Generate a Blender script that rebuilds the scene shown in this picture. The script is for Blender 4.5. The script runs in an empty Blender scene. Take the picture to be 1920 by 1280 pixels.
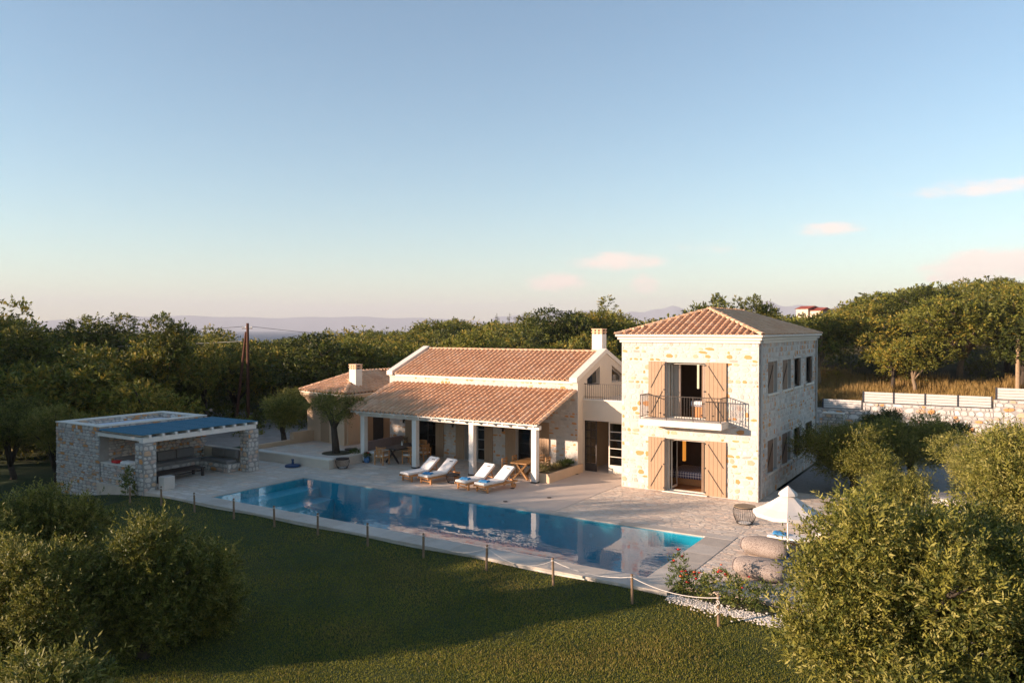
import bpy, bmesh, math, random
import numpy as np
from mathutils import Matrix, Vector

C = bpy.context.scene
COL = C.collection
R = math.radians

# ------------------------------------------------------------------ camera
cam_d = bpy.data.cameras.new("camera")
cam = bpy.data.objects.new("camera", cam_d)
COL.objects.link(cam)
cam.location = (0, 0, 6.7)
cam.rotation_euler = (R(90 - 0.909), 0, R(32.5))
cam_d.sensor_width = 36
cam_d.lens = 36 * 1450 / 1920
cam_d.clip_start = 0.1
cam_d.clip_end = 60000
C.camera = cam

# ------------------------------------------------------------------ light
SUN_AZ, SUN_EL = 43.0, 11.3          # light travels towards +X/+Y, AZ degrees from +Y
w = bpy.data.worlds.new("World")
C.world = w
w.use_nodes = True
wn, wl = w.node_tree.nodes, w.node_tree.links
wn.clear()
sky = wn.new("ShaderNodeTexSky")
sky.sky_type = 'NISHITA'
sky.sun_disc = False
sky.sun_elevation = R(SUN_EL)
sky.sun_rotation = R(180 + SUN_AZ)
sky.altitude = 30
sky.air_density = 1.0
sky.dust_density = 0.1
sky.ozone_density = 1.2
bg = wn.new("ShaderNodeBackground")
bg.inputs["Strength"].default_value = 0.076
wo = wn.new("ShaderNodeOutputWorld")
# small evening cumulus scattered low over the horizon: brighter, warmer patches of sky
tc = wn.new("ShaderNodeTexCoord")
sep = wn.new("ShaderNodeSeparateXYZ")
wl.new(tc.outputs["Generated"], sep.inputs[0])
def wmath(op, a, b=None, c=None):
    n = wn.new("ShaderNodeMath"); n.operation = op
    for i, v in enumerate((a, b, c)):
        if v is None: continue
        if hasattr(v, "links"): wl.new(v, n.inputs[i])
        else: n.inputs[i].default_value = v
    return n.outputs[0]
# (azimuth, elevation, half width, half height, density) in degrees of small evening cumulus low over the sea
CLOUDS = [(-1.9, 8.91, 4.35, 0.51, 0.8), (0.37, 8.92, 2.37, 0.4, 0.6), (-10.4, 6.8, 2.85, 0.47, 0.75), (-13.87, 6.88, 1.98, 0.24, 0.35), (-25.05, 4.96, 3.36, 0.59, 1.0), (-18.58, 5.76, 3.16, 0.47, 0.6), (-29.15, 3.42, 2.17, 0.71, 0.9), (-22.8, 3.3, 1.03, 0.71, 1.0), (-0.42, 3.91, 3.75, 1.03, 1.1), (-3.95, 3.36, 0.55, 0.32, 0.8), (-33.68, 2.25, 2.37, 0.4, 0.4), (-15.63, 2.6, 4.74, 0.4, 0.4), (-7.4, 2.75, 3.56, 0.4, 0.4), (-19.31, 2.38, 2.37, 0.4, 0.4)]
az_n = wmath('MULTIPLY', wmath('ARCTAN2', sep.outputs["X"], sep.outputs["Y"]), 57.29578)
el_n = wmath('MULTIPLY', wmath('ARCSINE', sep.outputs["Z"]), 57.29578)
mp = wn.new("ShaderNodeMapping"); mp.inputs["Scale"].default_value = (22, 22, 60)
wl.new(tc.outputs["Generated"], mp.inputs[0])
n1 = wn.new("ShaderNodeTexNoise"); n1.inputs["Scale"].default_value = 1.0; n1.inputs["Detail"].default_value = 10; n1.inputs["Roughness"].default_value = 0.68
wl.new(mp.outputs[0], n1.inputs["Vector"])
dens = None
for a_, e_, w_, h_, s_ in CLOUDS:
    dx = wmath('DIVIDE', wmath('SUBTRACT', az_n, a_), w_ * 1.25); dz = wmath('DIVIDE', wmath('SUBTRACT', el_n, e_), h_ * 1.3)
    r2 = wmath('ADD', wmath('MULTIPLY', dx, dx), wmath('MULTIPLY', dz, dz))
    q = wmath('MULTIPLY', wmath('MAXIMUM', wmath('SUBTRACT', 1.0, wmath('MULTIPLY', r2, .55)), 0.0), s_)
    dens = q if dens is None else wmath('MAXIMUM', dens, q)
cm = wn.new("ShaderNodeMapRange"); cm.interpolation_type = 'SMOOTHSTEP'
cm.inputs["From Min"].default_value = 0.40; cm.inputs["From Max"].default_value = 0.95
wl.new(wmath('MULTIPLY', dens, wmath('MULTIPLY', n1.outputs["Fac"], 1.9)), cm.inputs["Value"])
cmask = wmath('MULTIPLY', cm.outputs[0], 0.75)
mixc = wn.new("ShaderNodeMixRGB")
mixc.inputs["Color2"].default_value = (6.6, 4.9, 4.1, 1)
wl.new(cmask, mixc.inputs["Fac"])
tintn = wn.new("ShaderNodeMixRGB"); tintn.blend_type = 'MULTIPLY'; tintn.inputs["Fac"].default_value = 1.0
tintn.inputs["Color2"].default_value = (0.88, 1.0, 1.05, 1)      # white balance of the whole sky
wl.new(sky.outputs[0], tintn.inputs["Color1"])
wl.new(tintn.outputs[0], mixc.inputs["Color1"])
wl.new(mixc.outputs[0], bg.inputs["Color"])
wl.new(bg.outputs[0], wo.inputs["Surface"])

sun_d = bpy.data.lights.new("sun", 'SUN')
sun = bpy.data.objects.new("sun", sun_d)
COL.objects.link(sun)
sun_d.energy = 5.0
sun_d.angle = R(0.5)
sun_d.color = (1.0, 0.745, 0.575)
sdir = Vector((math.sin(R(SUN_AZ)) * math.cos(R(SUN_EL)), math.cos(R(SUN_AZ)) * math.cos(R(SUN_EL)), -math.sin(R(SUN_EL))))
sun.rotation_euler = sdir.to_track_quat('-Z', 'Y').to_euler()

vs = C.view_settings
vs.view_transform = 'Standard'
vs.look = 'None'
vs.exposure = 1.56
vs.gamma = 1
vs.use_curve_mapping = False
C.cycles.max_bounces = 8
C.cycles.transparent_max_bounces = 12
C.cycles.caustics_reflective = False
C.cycles.caustics_refractive = False
C.cycles.sample_clamp_indirect = 6

# ------------------------------------------------------------------ materials
def nodes_of(name):
    m = bpy.data.materials.new(name); m.use_nodes = True
    return m, m.node_tree.nodes, m.node_tree.links, m.node_tree.nodes["Principled BSDF"]

def mat(name, base, rough=0.8, var=0.15, scale=4.0, bump=0.0, bscale=30.0, spec=0.3, tint=None, tint_scale=1.2, tint_amt=0.5, coords="Object", metallic=0.0, rnd=0.0, stretch=None):
    """colour grain on a principled surface: base, noise variation, an optional second tint in patches, fine relief"""
    m, N, L, P = nodes_of(name)
    t = N.new("ShaderNodeTexCoord")
    src = t.outputs[coords]
    if stretch:
        mpn = N.new("ShaderNodeMapping"); mpn.inputs["Scale"].default_value = stretch
        L.new(src, mpn.inputs[0]); src = mpn.outputs[0]
    no = N.new("ShaderNodeTexNoise"); no.inputs["Scale"].default_value = scale; no.inputs["Detail"].default_value = 6
    L.new(src, no.inputs["Vector"])
    mx = N.new("ShaderNodeMixRGB")
    a = [max(0, c * (1 - var * 2)) for c in base]; b = [min(1, c * (1 + var * 2)) for c in base]
    mx.inputs[1].default_value = (*a, 1); mx.inputs[2].default_value = (*b, 1)
    L.new(no.outputs["Fac"], mx.inputs[0])
    out = mx.outputs[0]
    if tint:
        n2 = N.new("ShaderNodeTexNoise"); n2.inputs["Scale"].default_value = tint_scale; n2.inputs["Detail"].default_value = 3
        L.new(src, n2.inputs["Vector"])
        mr = N.new("ShaderNodeMapRange"); mr.inputs["From Min"].default_value = 0.48; mr.inputs["From Max"].default_value = 0.66
        mr.inputs["To Max"].default_value = tint_amt
        L.new(n2.outputs["Fac"], mr.inputs["Value"])
        m2 = N.new("ShaderNodeMixRGB"); m2.inputs[2].default_value = (*tint, 1)
        L.new(mr.outputs[0], m2.inputs[0]); L.new(out, m2.inputs[1]); out = m2.outputs[0]
    if rnd:
        oi = N.new("ShaderNodeObjectInfo"); ge = N.new("ShaderNodeNewGeometry")
        ad = N.new("ShaderNodeMath"); ad.operation = 'ADD'; fr = N.new("ShaderNodeMath"); fr.operation = 'FRACT'
        L.new(oi.outputs["Random"], ad.inputs[0]); L.new(ge.outputs["Random Per Island"], ad.inputs[1]); L.new(ad.outputs[0], fr.inputs[0])
        mr = N.new("ShaderNodeMapRange"); mr.inputs["To Min"].default_value = 1 - rnd; mr.inputs["To Max"].default_value = 1 + rnd
        L.new(fr.outputs[0], mr.inputs["Value"])
        hs = N.new("ShaderNodeHueSaturation"); L.new(mr.outputs[0], hs.inputs["Value"]); L.new(out, hs.inputs["Color"]); out = hs.outputs[0]
    L.new(out, P.inputs["Base Color"])
    P.inputs["Roughness"].default_value = rough
    P.inputs["Specular IOR Level"].default_value = spec
    P.inputs["Metallic"].default_value = metallic
    if bump:
        nb = N.new("ShaderNodeTexNoise"); nb.inputs["Scale"].default_value = bscale; nb.inputs["Detail"].default_value = 5
        L.new(src, nb.inputs["Vector"])
        bp = N.new("ShaderNodeBump"); bp.inputs["Strength"].default_value = bump; bp.inputs["Distance"].default_value = 0.03
        L.new(nb.outputs["Fac"], bp.inputs["Height"]); L.new(bp.outputs[0], P.inputs["Normal"])
    return m

def leaf_mat(name, ca, cb, trans=0.3, scale=1.3, rough=0.55):
    m, N, L, P = nodes_of(name)
    t = N.new("ShaderNodeTexCoord")
    no = N.new("ShaderNodeTexNoise"); no.inputs["Scale"].default_value = scale; no.inputs["Detail"].default_value = 3
    L.new(t.outputs["Object"], no.inputs["Vector"])
    ge = N.new("ShaderNodeNewGeometry"); oi = N.new("ShaderNodeObjectInfo")
    a = N.new("ShaderNodeMath"); a.operation = 'MULTIPLY_ADD'; a.inputs[1].default_value = 0.45
    L.new(ge.outputs["Random Per Island"], a.inputs[0]); L.new(no.outputs["Fac"], a.inputs[2])
    a2 = N.new("ShaderNodeMath"); a2.operation = 'MULTIPLY_ADD'; a2.inputs[1].default_value = 0.5
    L.new(oi.outputs["Random"], a2.inputs[0]); L.new(a.outputs[0], a2.inputs[2])
    mr = N.new("ShaderNodeMapRange"); mr.inputs["From Min"].default_value = 0.45; mr.inputs["From Max"].default_value = 1.25
    L.new(a2.outputs[0], mr.inputs["Value"])
    mx = N.new("ShaderNodeMixRGB"); mx.inputs[1].default_value = (*ca, 1); mx.inputs[2].default_value = (*cb, 1)
    L.new(mr.outputs[0], mx.inputs[0])
    L.new(mx.outputs[0], P.inputs["Base Color"])
    P.inputs["Roughness"].default_value = rough
    P.inputs["Specular IOR Level"].default_value = 0.25
    tr = N.new("ShaderNodeBsdfTranslucent"); L.new(mx.outputs[0], tr.inputs["Color"])
    ms = N.new("ShaderNodeMixShader"); ms.inputs[0].default_value = trans
    L.new(P.outputs[0], ms.inputs[1]); L.new(tr.outputs[0], ms.inputs[2])
    L.new(ms.outputs[0], N["Material Output"].inputs["Surface"])
    return m

def glass_mat(name, tint, ior=1.45, wave=None, rough=0.0):
    m, N, L, P = nodes_of(name)
    N.remove(P)
    fr = N.new("ShaderNodeFresnel"); fr.inputs["IOR"].default_value = ior
    tr = N.new("ShaderNodeBsdfTransparent"); tr.inputs["Color"].default_value = (*tint, 1)
    gl = N.new("ShaderNodeBsdfGlossy"); gl.inputs["Roughness"].default_value = rough; gl.inputs["Color"].default_value = (1, 1, 1, 1)
    ms = N.new("ShaderNodeMixShader")
    ge = N.new("ShaderNodeNewGeometry"); inv = N.new("ShaderNodeMath"); inv.operation = 'SUBTRACT'; inv.inputs[0].default_value = 1.0
    L.new(ge.outputs["Backfacing"], inv.inputs[1])
    fac = N.new("ShaderNodeMath"); fac.operation = 'MULTIPLY'      # light leaving the surface from inside is not trapped: no refraction here
    L.new(fr.outputs[0], fac.inputs[0]); L.new(inv.outputs[0], fac.inputs[1])
    L.new(fac.outputs[0], ms.inputs[0]); L.new(tr.outputs[0], ms.inputs[1]); L.new(gl.outputs[0], ms.inputs[2])
    L.new(ms.outputs[0], N["Material Output"].inputs["Surface"])
    if wave:
        t = N.new("ShaderNodeTexCoord")
        mpn = N.new("ShaderNodeMapping"); mpn.inputs["Scale"].default_value = (1.0, 1.6, 1); mpn.inputs["Rotation"].default_value = (0, 0, 0.5)
        L.new(t.outputs["Object"], mpn.inputs[0])
        n1 = N.new("ShaderNodeTexNoise"); n1.inputs["Scale"].default_value = wave[1]; n1.inputs["Detail"].default_value = 2
        n2 = N.new("ShaderNodeTexNoise"); n2.inputs["Scale"].default_value = 0.3; n2.inputs["Detail"].default_value = 1
        L.new(mpn.outputs[0], n1.inputs["Vector"]); L.new(t.outputs["Object"], n2.inputs["Vector"])
        mr = N.new("ShaderNodeMapRange"); mr.inputs["From Min"].default_value = 0.42; mr.inputs["From Max"].default_value = 0.66
        L.new(n2.outputs["Fac"], mr.inputs["Value"])
        mu = N.new("ShaderNodeMath"); mu.operation = 'MULTIPLY'
        L.new(n1.outputs["Fac"], mu.inputs[0]); L.new(mr.outputs[0], mu.inputs[1])
        bp = N.new("ShaderNodeBump"); bp.inputs["Strength"].default_value = wave[0]; bp.inputs["Distance"].default_value = 0.05
        L.new(mu.outputs[0], bp.inputs["Height"])
        L.new(bp.outputs[0], fr.inputs["Normal"]); L.new(bp.outputs[0], gl.inputs["Normal"])
    return m

M = {}
M['mortar'] = mat('mortar', (.57, .52, .46), .9, .08, 3, .35, 25, tint=(.62, .50, .38), tint_amt=.2)
M['mortar_grey'] = mat('mortar_grey', (.33, .315, .29), .9, .16, 3, .4, 25)
STONE_COL = [(.58, .53, .47), (.56, .505, .445), (.61, .57, .52), (.49, .455, .415), (.60, .29, .11), (.60, .41, .27), (.53, .40, .33)]
for i, c in enumerate(STONE_COL):
    M['stone%d' % i] = mat(['pale_limestone', 'cream_limestone', 'white_limestone', 'grey_limestone', 'ochre_stone', 'buff_stone', 'pink_stone'][i], c, .85, .12, 5, .5, 18, rnd=.08)
M['plaster'] = mat('cream_plaster', (.60, .52, .42), .9, .05, 2, .1, 40)
M['plaster_warm'] = mat('ochre_plaster', (.62, .44, .29), .9, .06, 1.5, .1, 40)
M['white'] = mat('white_paint', (.74, .70, .63), .6, .05, 3, .08, 40)
M['coping'] = mat('coping_plaster', (.70, .64, .55), .8, .05, 3, .1, 30)
for i, c in enumerate([(.60, .35, .20), (.63, .38, .22), (.57, .32, .18), (.65, .415, .26)]):
    M['tile%d' % i] = mat('terracotta_%s' % ['red', 'light', 'deep', 'bleached'][i], c, .8, .08, 6, .2, 30, rnd=.06)
M['underroof'] = mat('roof_underlay', (.22, .12, .07), .9, .1)
M['shutter'] = mat('tan_shutter_paint', (.38, .25, .15), .55, .05, 3, .05, 30)
M['shutter_brown'] = mat('brown_shutter_paint', (.21, .135, .09), .55, .05, 3, .05, 30)  # the tan shutter paint darkened to imitate shade on the tower side
M['iron'] = mat('dark_iron', (.05, .042, .036), .5, .1, metallic=.3)
M['frame_grey'] = mat('grey_frame', (.42, .40, .37), .5, .05)
M['frame_white'] = mat('cream_frame', (.66, .60, .50), .5, .05)
M['glass'] = glass_mat('window_glass', (.55, .58, .58))
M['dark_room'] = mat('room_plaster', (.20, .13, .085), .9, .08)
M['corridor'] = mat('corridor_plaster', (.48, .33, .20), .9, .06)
M['wood_floor'] = mat('wood_floor', (.36, .15, .05), .5, .15, 6, stretch=(1, 8, 1))
M['teak'] = mat('teak_wood', (.50, .235, .085), .6, .16, 9, .1, 40, stretch=(6, 1, 6))
M['darkwood'] = mat('dark_wood', (.045, .036, .032), .5, .1)
M['oldwood'] = mat('weathered_wood', (.23, .155, .095), .85, .2, 8, .3, 30, stretch=(4, 4, .7))
M['olivewood'] = mat('olive_wood', (.33, .17, .06), .6, .2, 7, .2, 20)
M['cushion_white'] = mat('white_canvas', (.74, .71, .66), .9, .04, 8, .15, 80)
M['cushion_grey'] = mat('grey_canvas', (.20, .19, .18), .95, .06, 8, .15, 80)
M['cushion_mauve'] = mat('mauve_canvas', (.26, .19, .17), .95, .06, 8, .15, 80)
M['towel'] = mat('blue_towel', (.05, .24, .48), .95, .15, 12, .3, 90)
M['navy'] = mat('navy_plastic', (.02, .05, .12), .4, .1)
M['mesh_blue'] = mat('blue_shade_mat', (.03, .135, .20), .8, .25, 14, .4, 60, stretch=(1, 5, 1))
M['roof_white'] = mat('white_roof_membrane', (.68, .70, .74), .7, .05)
M['pave'] = [mat(n, c, .8, .12, 3.5, .35, 16, rnd=.1) for n, c in (('paving_cream', (.60, .51, .41)), ('paving_grey', (.60, .53, .45)), ('paving_rose', (.61, .475, .365)), ('paving_buff', (.62, .51, .395)))]
M['grout'] = mat('paving_grout', (.56, .465, .37), .9, .12, 3, .3, 30)
M['pebblecrete'] = mat('smooth_terrace_plaster', (.60, .49, .395), .8, .07, 1.3, .15, 40)
M['coping_stone'] = [mat(n, c, .7, .1, 3, .25, 20, rnd=.06) for n, c in (('pool_coping_light', (.52, .46, .385)), ('pool_coping_sand', (.47, .405, .33)))]
M['pool_tile'] = mat('pool_tile', (.010, .30, .40), .4, .12, 2.0, .1, 30)
M['pool_step'] = mat('pool_step_tile', (.06, .38, .48), .4, .1, 2.0)
M['pool_water'] = glass_mat('pool_water', (.76, .95, .98), 1.27, wave=(.10, 2.4))
M['gravel'] = mat('grey_gravel', (.27, .25, .23), .95, .2, 9, .8, 40)
M['dirt'] = mat('track_dirt', (.30, .26, .22), .95, .2, 2, .6, 20)
M['ground'] = mat('scrub_ground', (.075, .062, .03), .95, .25, .5, .6, 3, tint=(.05, .06, .02), tint_scale=.2)
M['grass'] = mat('lawn_turf', (.034, .050, .012), .95, .25, 1.6, .8, 60, tint=(.07, .062, .022), tint_scale=.45, tint_amt=.45)
M['sea'] = mat('sea_water', (.02, .065, .12), .7, .1, .01, .0, spec=.06)
M['mountain'] = mat('mountain_rock', (.16, .19, .22), .95, .2, .001)
M['bark'] = mat('olive_bark', (.055, .042, .03), .95, .25, 8, .8, 12)
M['bark_pale'] = mat('pale_bark', (.22, .16, .10), .95, .2, 8, .8, 12)
M['rope'] = mat('white_rope', (.62, .57, .50), .9, .05)
M['pouf'] = None
M['pole_wood'] = mat('pole_wood', (.10, .04, .022), .85, .25, 5, .3, 20, stretch=(5, 5, .5))
M['pole_grey'] = mat('grey_pole_wood', (.32, .22, .13), .85, .2, 5, .3, 20)
M['canopy'] = mat('cream_parasol_cloth', (.66, .60, .53), .9, .03, 5, .1, 60)
M['slat_white'] = mat('white_fence_slat', (.52, .49, .45), .6, .05)
M['fence_dark'] = mat('dark_fence_steel', (.035, .038, .045), .5, .1)
M['red_petal'] = mat('red_petal', (.52, .03, .025), .6, .15)
M['orange_petal'] = mat('coral_petal', (.60, .14, .05), .6, .15)
M['white_petal'] = mat('white_petal', (.7, .66, .6), .6, .05)
M['white_pebble'] = mat('white_pebble', (.62, .57, .51), .8, .1, rnd=.15)
M['pot_blue'] = mat('blue_ceramic', (.07, .18, .36), .3, .1)
M['wire'] = mat('black_wire', (.02, .02, .02), .5, .1)
M['curtain'] = mat('linen_curtain', (.56, .45, .36), .9, .05)
M['white_cloth'] = mat('white_bed_linen', (.66, .65, .66), .9, .04)
M['housewall'] = mat('far_house_plaster', (.62, .50, .38), .9, .06)
M['house_roof'] = mat('far_house_tiles', (.30, .07, .045), .8, .12)
M['rattan'] = mat('rattan_lid', (.28, .20, .12), .8, .15, 30, .4, 60)
M['drygrass'] = leaf_mat('dry_grass_blade', (.25, .155, .05), (.42, .28, .085), .3, .4)

L_OLIVE = [leaf_mat('olive_leaf_dark', (.036, .052, .009), (.11, .12, .022), .2), leaf_mat('olive_leaf_mid', (.10, .11, .016), (.25, .23, .040), .28), leaf_mat('olive_leaf_silver', (.18, .175, .045), (.34, .30, .08), .25)]
L_COURT = L_OLIVE
L_WOOD = [leaf_mat('wood_leaf_dark', (.018, .034, .007), (.12, .12, .020), .2, .5), leaf_mat('wood_leaf_mid', (.055, .080, .011), (.215, .21, .032), .28, .5), leaf_mat('wood_leaf_gold', (.19, .16, .02), (.38, .28, .045), .3, .5)]
L_PLANT = [leaf_mat('garden_leaf', (.05, .085, .02), (.12, .15, .035), .3, 3)]
L_LAV = [leaf_mat('lavender_leaf', (.11, .12, .05), (.26, .20, .06), .3, 3)]
L_GRASS = [leaf_mat('grass_blade', (.038, .068, .010), (.26, .25, .036), .45, .5), leaf_mat('grass_blade_dry', (.18, .145, .035), (.36, .28, .07), .45, .5)]

def check_mat():
    m, N, L, P = nodes_of('navy_gingham')
    t = N.new("ShaderNodeTexCoord")
    sp = N.new("ShaderNodeSeparateXYZ"); L.new(t.outputs["Object"], sp.inputs[0])
    outs = []
    ad = N.new("ShaderNodeMath"); ad.operation = 'ADD'
    L.new(sp.outputs["Y"], ad.inputs[0]); L.new(sp.outputs["Z"], ad.inputs[1])
    for src in (sp.outputs["X"], ad.outputs[0]):
        a = N.new("ShaderNodeMath"); a.operation = 'MULTIPLY'; a.inputs[1].default_value = 9
        f = N.new("ShaderNodeMath"); f.operation = 'FRACT'; g = N.new("ShaderNodeMath"); g.operation = 'GREATER_THAN'; g.inputs[1].default_value = .5
        L.new(src, a.inputs[0]); L.new(a.outputs[0], f.inputs[0]); L.new(f.outputs[0], g.inputs[0]); outs.append(g.outputs[0])
    s = N.new("ShaderNodeMath"); s.operation = 'ADD'; L.new(outs[0], s.inputs[0]); L.new(outs[1], s.inputs[1])
    h = N.new("ShaderNodeMath"); h.operation = 'MULTIPLY'; h.inputs[1].default_value = .5; L.new(s.outputs[0], h.inputs[0])
    mx = N.new("ShaderNodeMixRGB"); mx.inputs[1].default_value = (.025, .03, .14, 1); mx.inputs[2].default_value = (.75, .72, .70, 1)
    L.new(h.outputs[0], mx.inputs[0]); L.new(mx.outputs[0], P.inputs["Base Color"]); P.inputs["Roughness"].default_value = .9
    return m
M['gingham'] = check_mat()

def pouf_mat():
    m, N, L, P = nodes_of('woven_taupe')
    t = N.new("ShaderNodeTexCoord")
    v = N.new("ShaderNodeTexVoronoi"); v.inputs["Scale"].default_value = 55
    L.new(t.outputs["Object"], v.inputs["Vector"])
    mx = N.new("ShaderNodeMixRGB"); mx.inputs[1].default_value = (.40, .34, .29, 1); mx.inputs[2].default_value = (.16, .12, .10, 1)
    mr = N.new("ShaderNodeMapRange"); mr.inputs["From Min"].default_value = .3; mr.inputs["From Max"].default_value = .75
    L.new(v.outputs["Distance"], mr.inputs["Value"]); L.new(mr.outputs[0], mx.inputs[0]); L.new(mx.outputs[0], P.inputs["Base Color"])
    P.inputs["Roughness"].default_value = .95
    bp = N.new("ShaderNodeBump"); bp.inputs["Strength"].default_value = .5; bp.inputs["Distance"].default_value = .02; bp.invert = True
    L.new(v.outputs["Distance"], bp.inputs["Height"]); L.new(bp.outputs[0], P.inputs["Normal"])
    return m
M['pouf'] = pouf_mat()

def glow_mat(name, col, s):
    m, N, L, P = nodes_of(name)
    P.inputs["Base Color"].default_value = (*col, 1)
    P.inputs["Emission Color"].default_value = (*col, 1); P.inputs["Emission Strength"].default_value = s
    return m
M['lamp_amber'] = glow_mat('amber_lamp_glow', (1.0, .36, .05), .25)  # emission imitates a sunlit orange patch in the bedroom
M['lamp_warm'] = glow_mat('warm_lamp_glow', (1.0, .72, .42), .55)  # emission imitates sun on a narrow hanging curtain

# ------------------------------------------------------------------ object helpers
def link(name, data, parent=None):
    o = bpy.data.objects.new(name, data); COL.objects.link(o)
    if parent is not None:
        o.parent = parent
        if parent.type == 'EMPTY' and parent.get('fixed'):
            o.matrix_parent_inverse = Matrix.Translation(-parent.location)
    return o

def tag(o, label, cat, group=None):
    o['label'] = label; o['category'] = cat
    if group: o['group'] = group
    return o

def thing(name, label, cat, loc=(0, 0, 0), group=None, fixed=False):
    """an Empty at a thing's base; fixed=True: its children are written in world coordinates"""
    o = bpy.data.objects.new(name, None); COL.objects.link(o)
    o.location = loc; o.empty_display_size = .3
    if fixed: o['fixed'] = 1
    return tag(o, label, cat, group)

def copy_tree(o, parent=None):
    c = o.copy(); COL.objects.link(c)
    if parent is not None:
        mpi = o.matrix_parent_inverse.copy(); c.parent = parent; c.matrix_parent_inverse = mpi
    for ch in o.children: copy_tree(ch, c)
    return c

class MB:
    def __init__(s): s.v = []; s.f = []; s.m = []
    def add(s, vs, fs, mi=0):
        n = len(s.v); s.v.extend([tuple(p) for p in vs]); s.f.extend([tuple(n + i for i in f) for f in fs]); s.m.extend([mi] * len(fs))
        return s
    def box(s, x0, x1, y0, y1, z0, z1, mi=0, mtx=None):
        vs = [(x0, y0, z0), (x1, y0, z0), (x1, y1, z0), (x0, y1, z0), (x0, y0, z1), (x1, y0, z1), (x1, y1, z1), (x0, y1, z1)]
        if mtx is not None: vs = [mtx @ Vector(p) for p in vs]
        return s.add(vs, [(0, 3, 2, 1), (4, 5, 6, 7), (0, 1, 5, 4), (1, 2, 6, 5), (2, 3, 7, 6), (3, 0, 4, 7)], mi)
    def bar(s, a, b, w=.05, h=None, mi=0, up=(0, 0, 1)):
        a, b = Vector(a), Vector(b); d = (b - a); L = d.length
        if L < 1e-6: return s
        d.normalize(); u = Vector(up)
        if abs(d.dot(u)) > .98: u = Vector((0, 1, 0)) if abs(d.y) < .9 else Vector((1, 0, 0))
        x = d.cross(u).normalized(); z = x.cross(d)
        h = w if h is None else h
        vs = []
        for p in (a, b):
            for sx, sz in ((-1, -1), (1, -1), (1, 1), (-1, 1)): vs.append(p + x * (sx * w / 2) + z * (sz * h / 2))
        return s.add(vs, [(0, 1, 2, 3), (7, 6, 5, 4), (0, 4, 5, 1), (1, 5, 6, 2), (2, 6, 7, 3), (3, 7, 4, 0)], mi)
    def tube(s, pts, rad, n=6, mi=0, caps=True):
        pts = [Vector(p) for p in pts]
        rad = rad if hasattr(rad, '__len__') else [rad] * len(pts)
        base = len(s.v); prev = None
        for i, p in enumerate(pts):
            d = (pts[min(i + 1, len(pts) - 1)] - pts[max(i - 1, 0)])
            d = d.normalized() if d.length > 1e-9 else Vector((0, 0, 1))
            if prev is None:
                u = Vector((1, 0, 0)) if abs(d.x) < .8 else Vector((0, 1, 0))
            else: u = prev
            x = (u - d * u.dot(d)).normalized(); y = d.cross(x); prev = x
            for k in range(n):
                a = 2 * math.pi * k / n
                s.v.append(tuple(p + (x * math.cos(a) + y * math.sin(a)) * rad[i]))
        for i in range(len(pts) - 1):
            for k in range(n):
                a = base + i * n + k; b = base + i * n + (k + 1) % n
                s.f.append((a, b, b + n, a + n)); s.m.append(mi)
        if caps:
            s.f.append(tuple(base + k for k in reversed(range(n)))); s.m.append(mi)
            e = base + (len(pts) - 1) * n
            s.f.append(tuple(e + k for k in range(n))); s.m.append(mi)
        return s
    def lathe(s, prof, n=16, c=(0, 0, 0), mi=0):
        base = len(s.v)
        for r, z in prof:
            for k in range(n):
                a = 2 * math.pi * k / n; s.v.append((c[0] + r * math.cos(a), c[1] + r * math.sin(a), c[2] + z))
        for i in range(len(prof) - 1):
            for k in range(n):
                a = base + i * n + k; b = base + i * n + (k + 1) % n
                s.f.append((a, b, b + n, a + n)); s.m.append(mi)
        s.f.append(tuple(base + k for k in reversed(range(n)))); s.m.append(mi)
        e = base + (len(prof) - 1) * n
        s.f.append(tuple(e + k for k in range(n))); s.m.append(mi)
        return s
    def mesh(s, name, mats, smooth=False):
        me = bpy.data.meshes.new(name); me.from_pydata(s.v, [], s.f)
        mats = mats if isinstance(mats, (list, tuple)) else [mats]
        for m in mats: me.materials.append(m)
        if len(mats) > 1: me.polygons.foreach_set('material_index', s.m)
        if smooth: me.polygons.foreach_set('use_smooth', [True] * len(me.polygons))
        me.update(); return me
    def build(s, name, mats, parent=None, smooth=False, kind=None, bevel=0):
        o = link(name, s.mesh(name, mats, smooth), parent)
        if kind: o['kind'] = kind
        if bevel:
            b = o.modifiers.new('edge', 'BEVEL'); b.width = bevel; b.segments = 2; b.limit_method = 'ANGLE'
        return o

def np_mesh(name, V, F, mats, mi=None, smooth=False):
    """fast mesh from arrays: V (n,3), F (m,k)"""
    me = bpy.data.meshes.new(name); k = F.shape[1]
    me.vertices.add(len(V)); me.vertices.foreach_set('co', np.ascontiguousarray(V, dtype=np.float32).ravel())
    me.loops.add(F.size); me.loops.foreach_set('vertex_index', np.ascontiguousarray(F, dtype=np.int32).ravel())
    me.polygons.add(len(F))
    me.polygons.foreach_set('loop_start', np.arange(0, F.size, k, dtype=np.int32))
    me.polygons.foreach_set('loop_total', np.full(len(F), k, dtype=np.int32))
    for m in (mats if isinstance(mats, (list, tuple)) else [mats]): me.materials.append(m)
    if mi is not None: me.polygons.foreach_set('material_index', np.ascontiguousarray(mi, dtype=np.int32))
    if smooth: me.polygons.foreach_set('use_smooth', np.ones(len(F), dtype=bool))
    me.update(calc_edges=True); me.validate()
    return me

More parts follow.
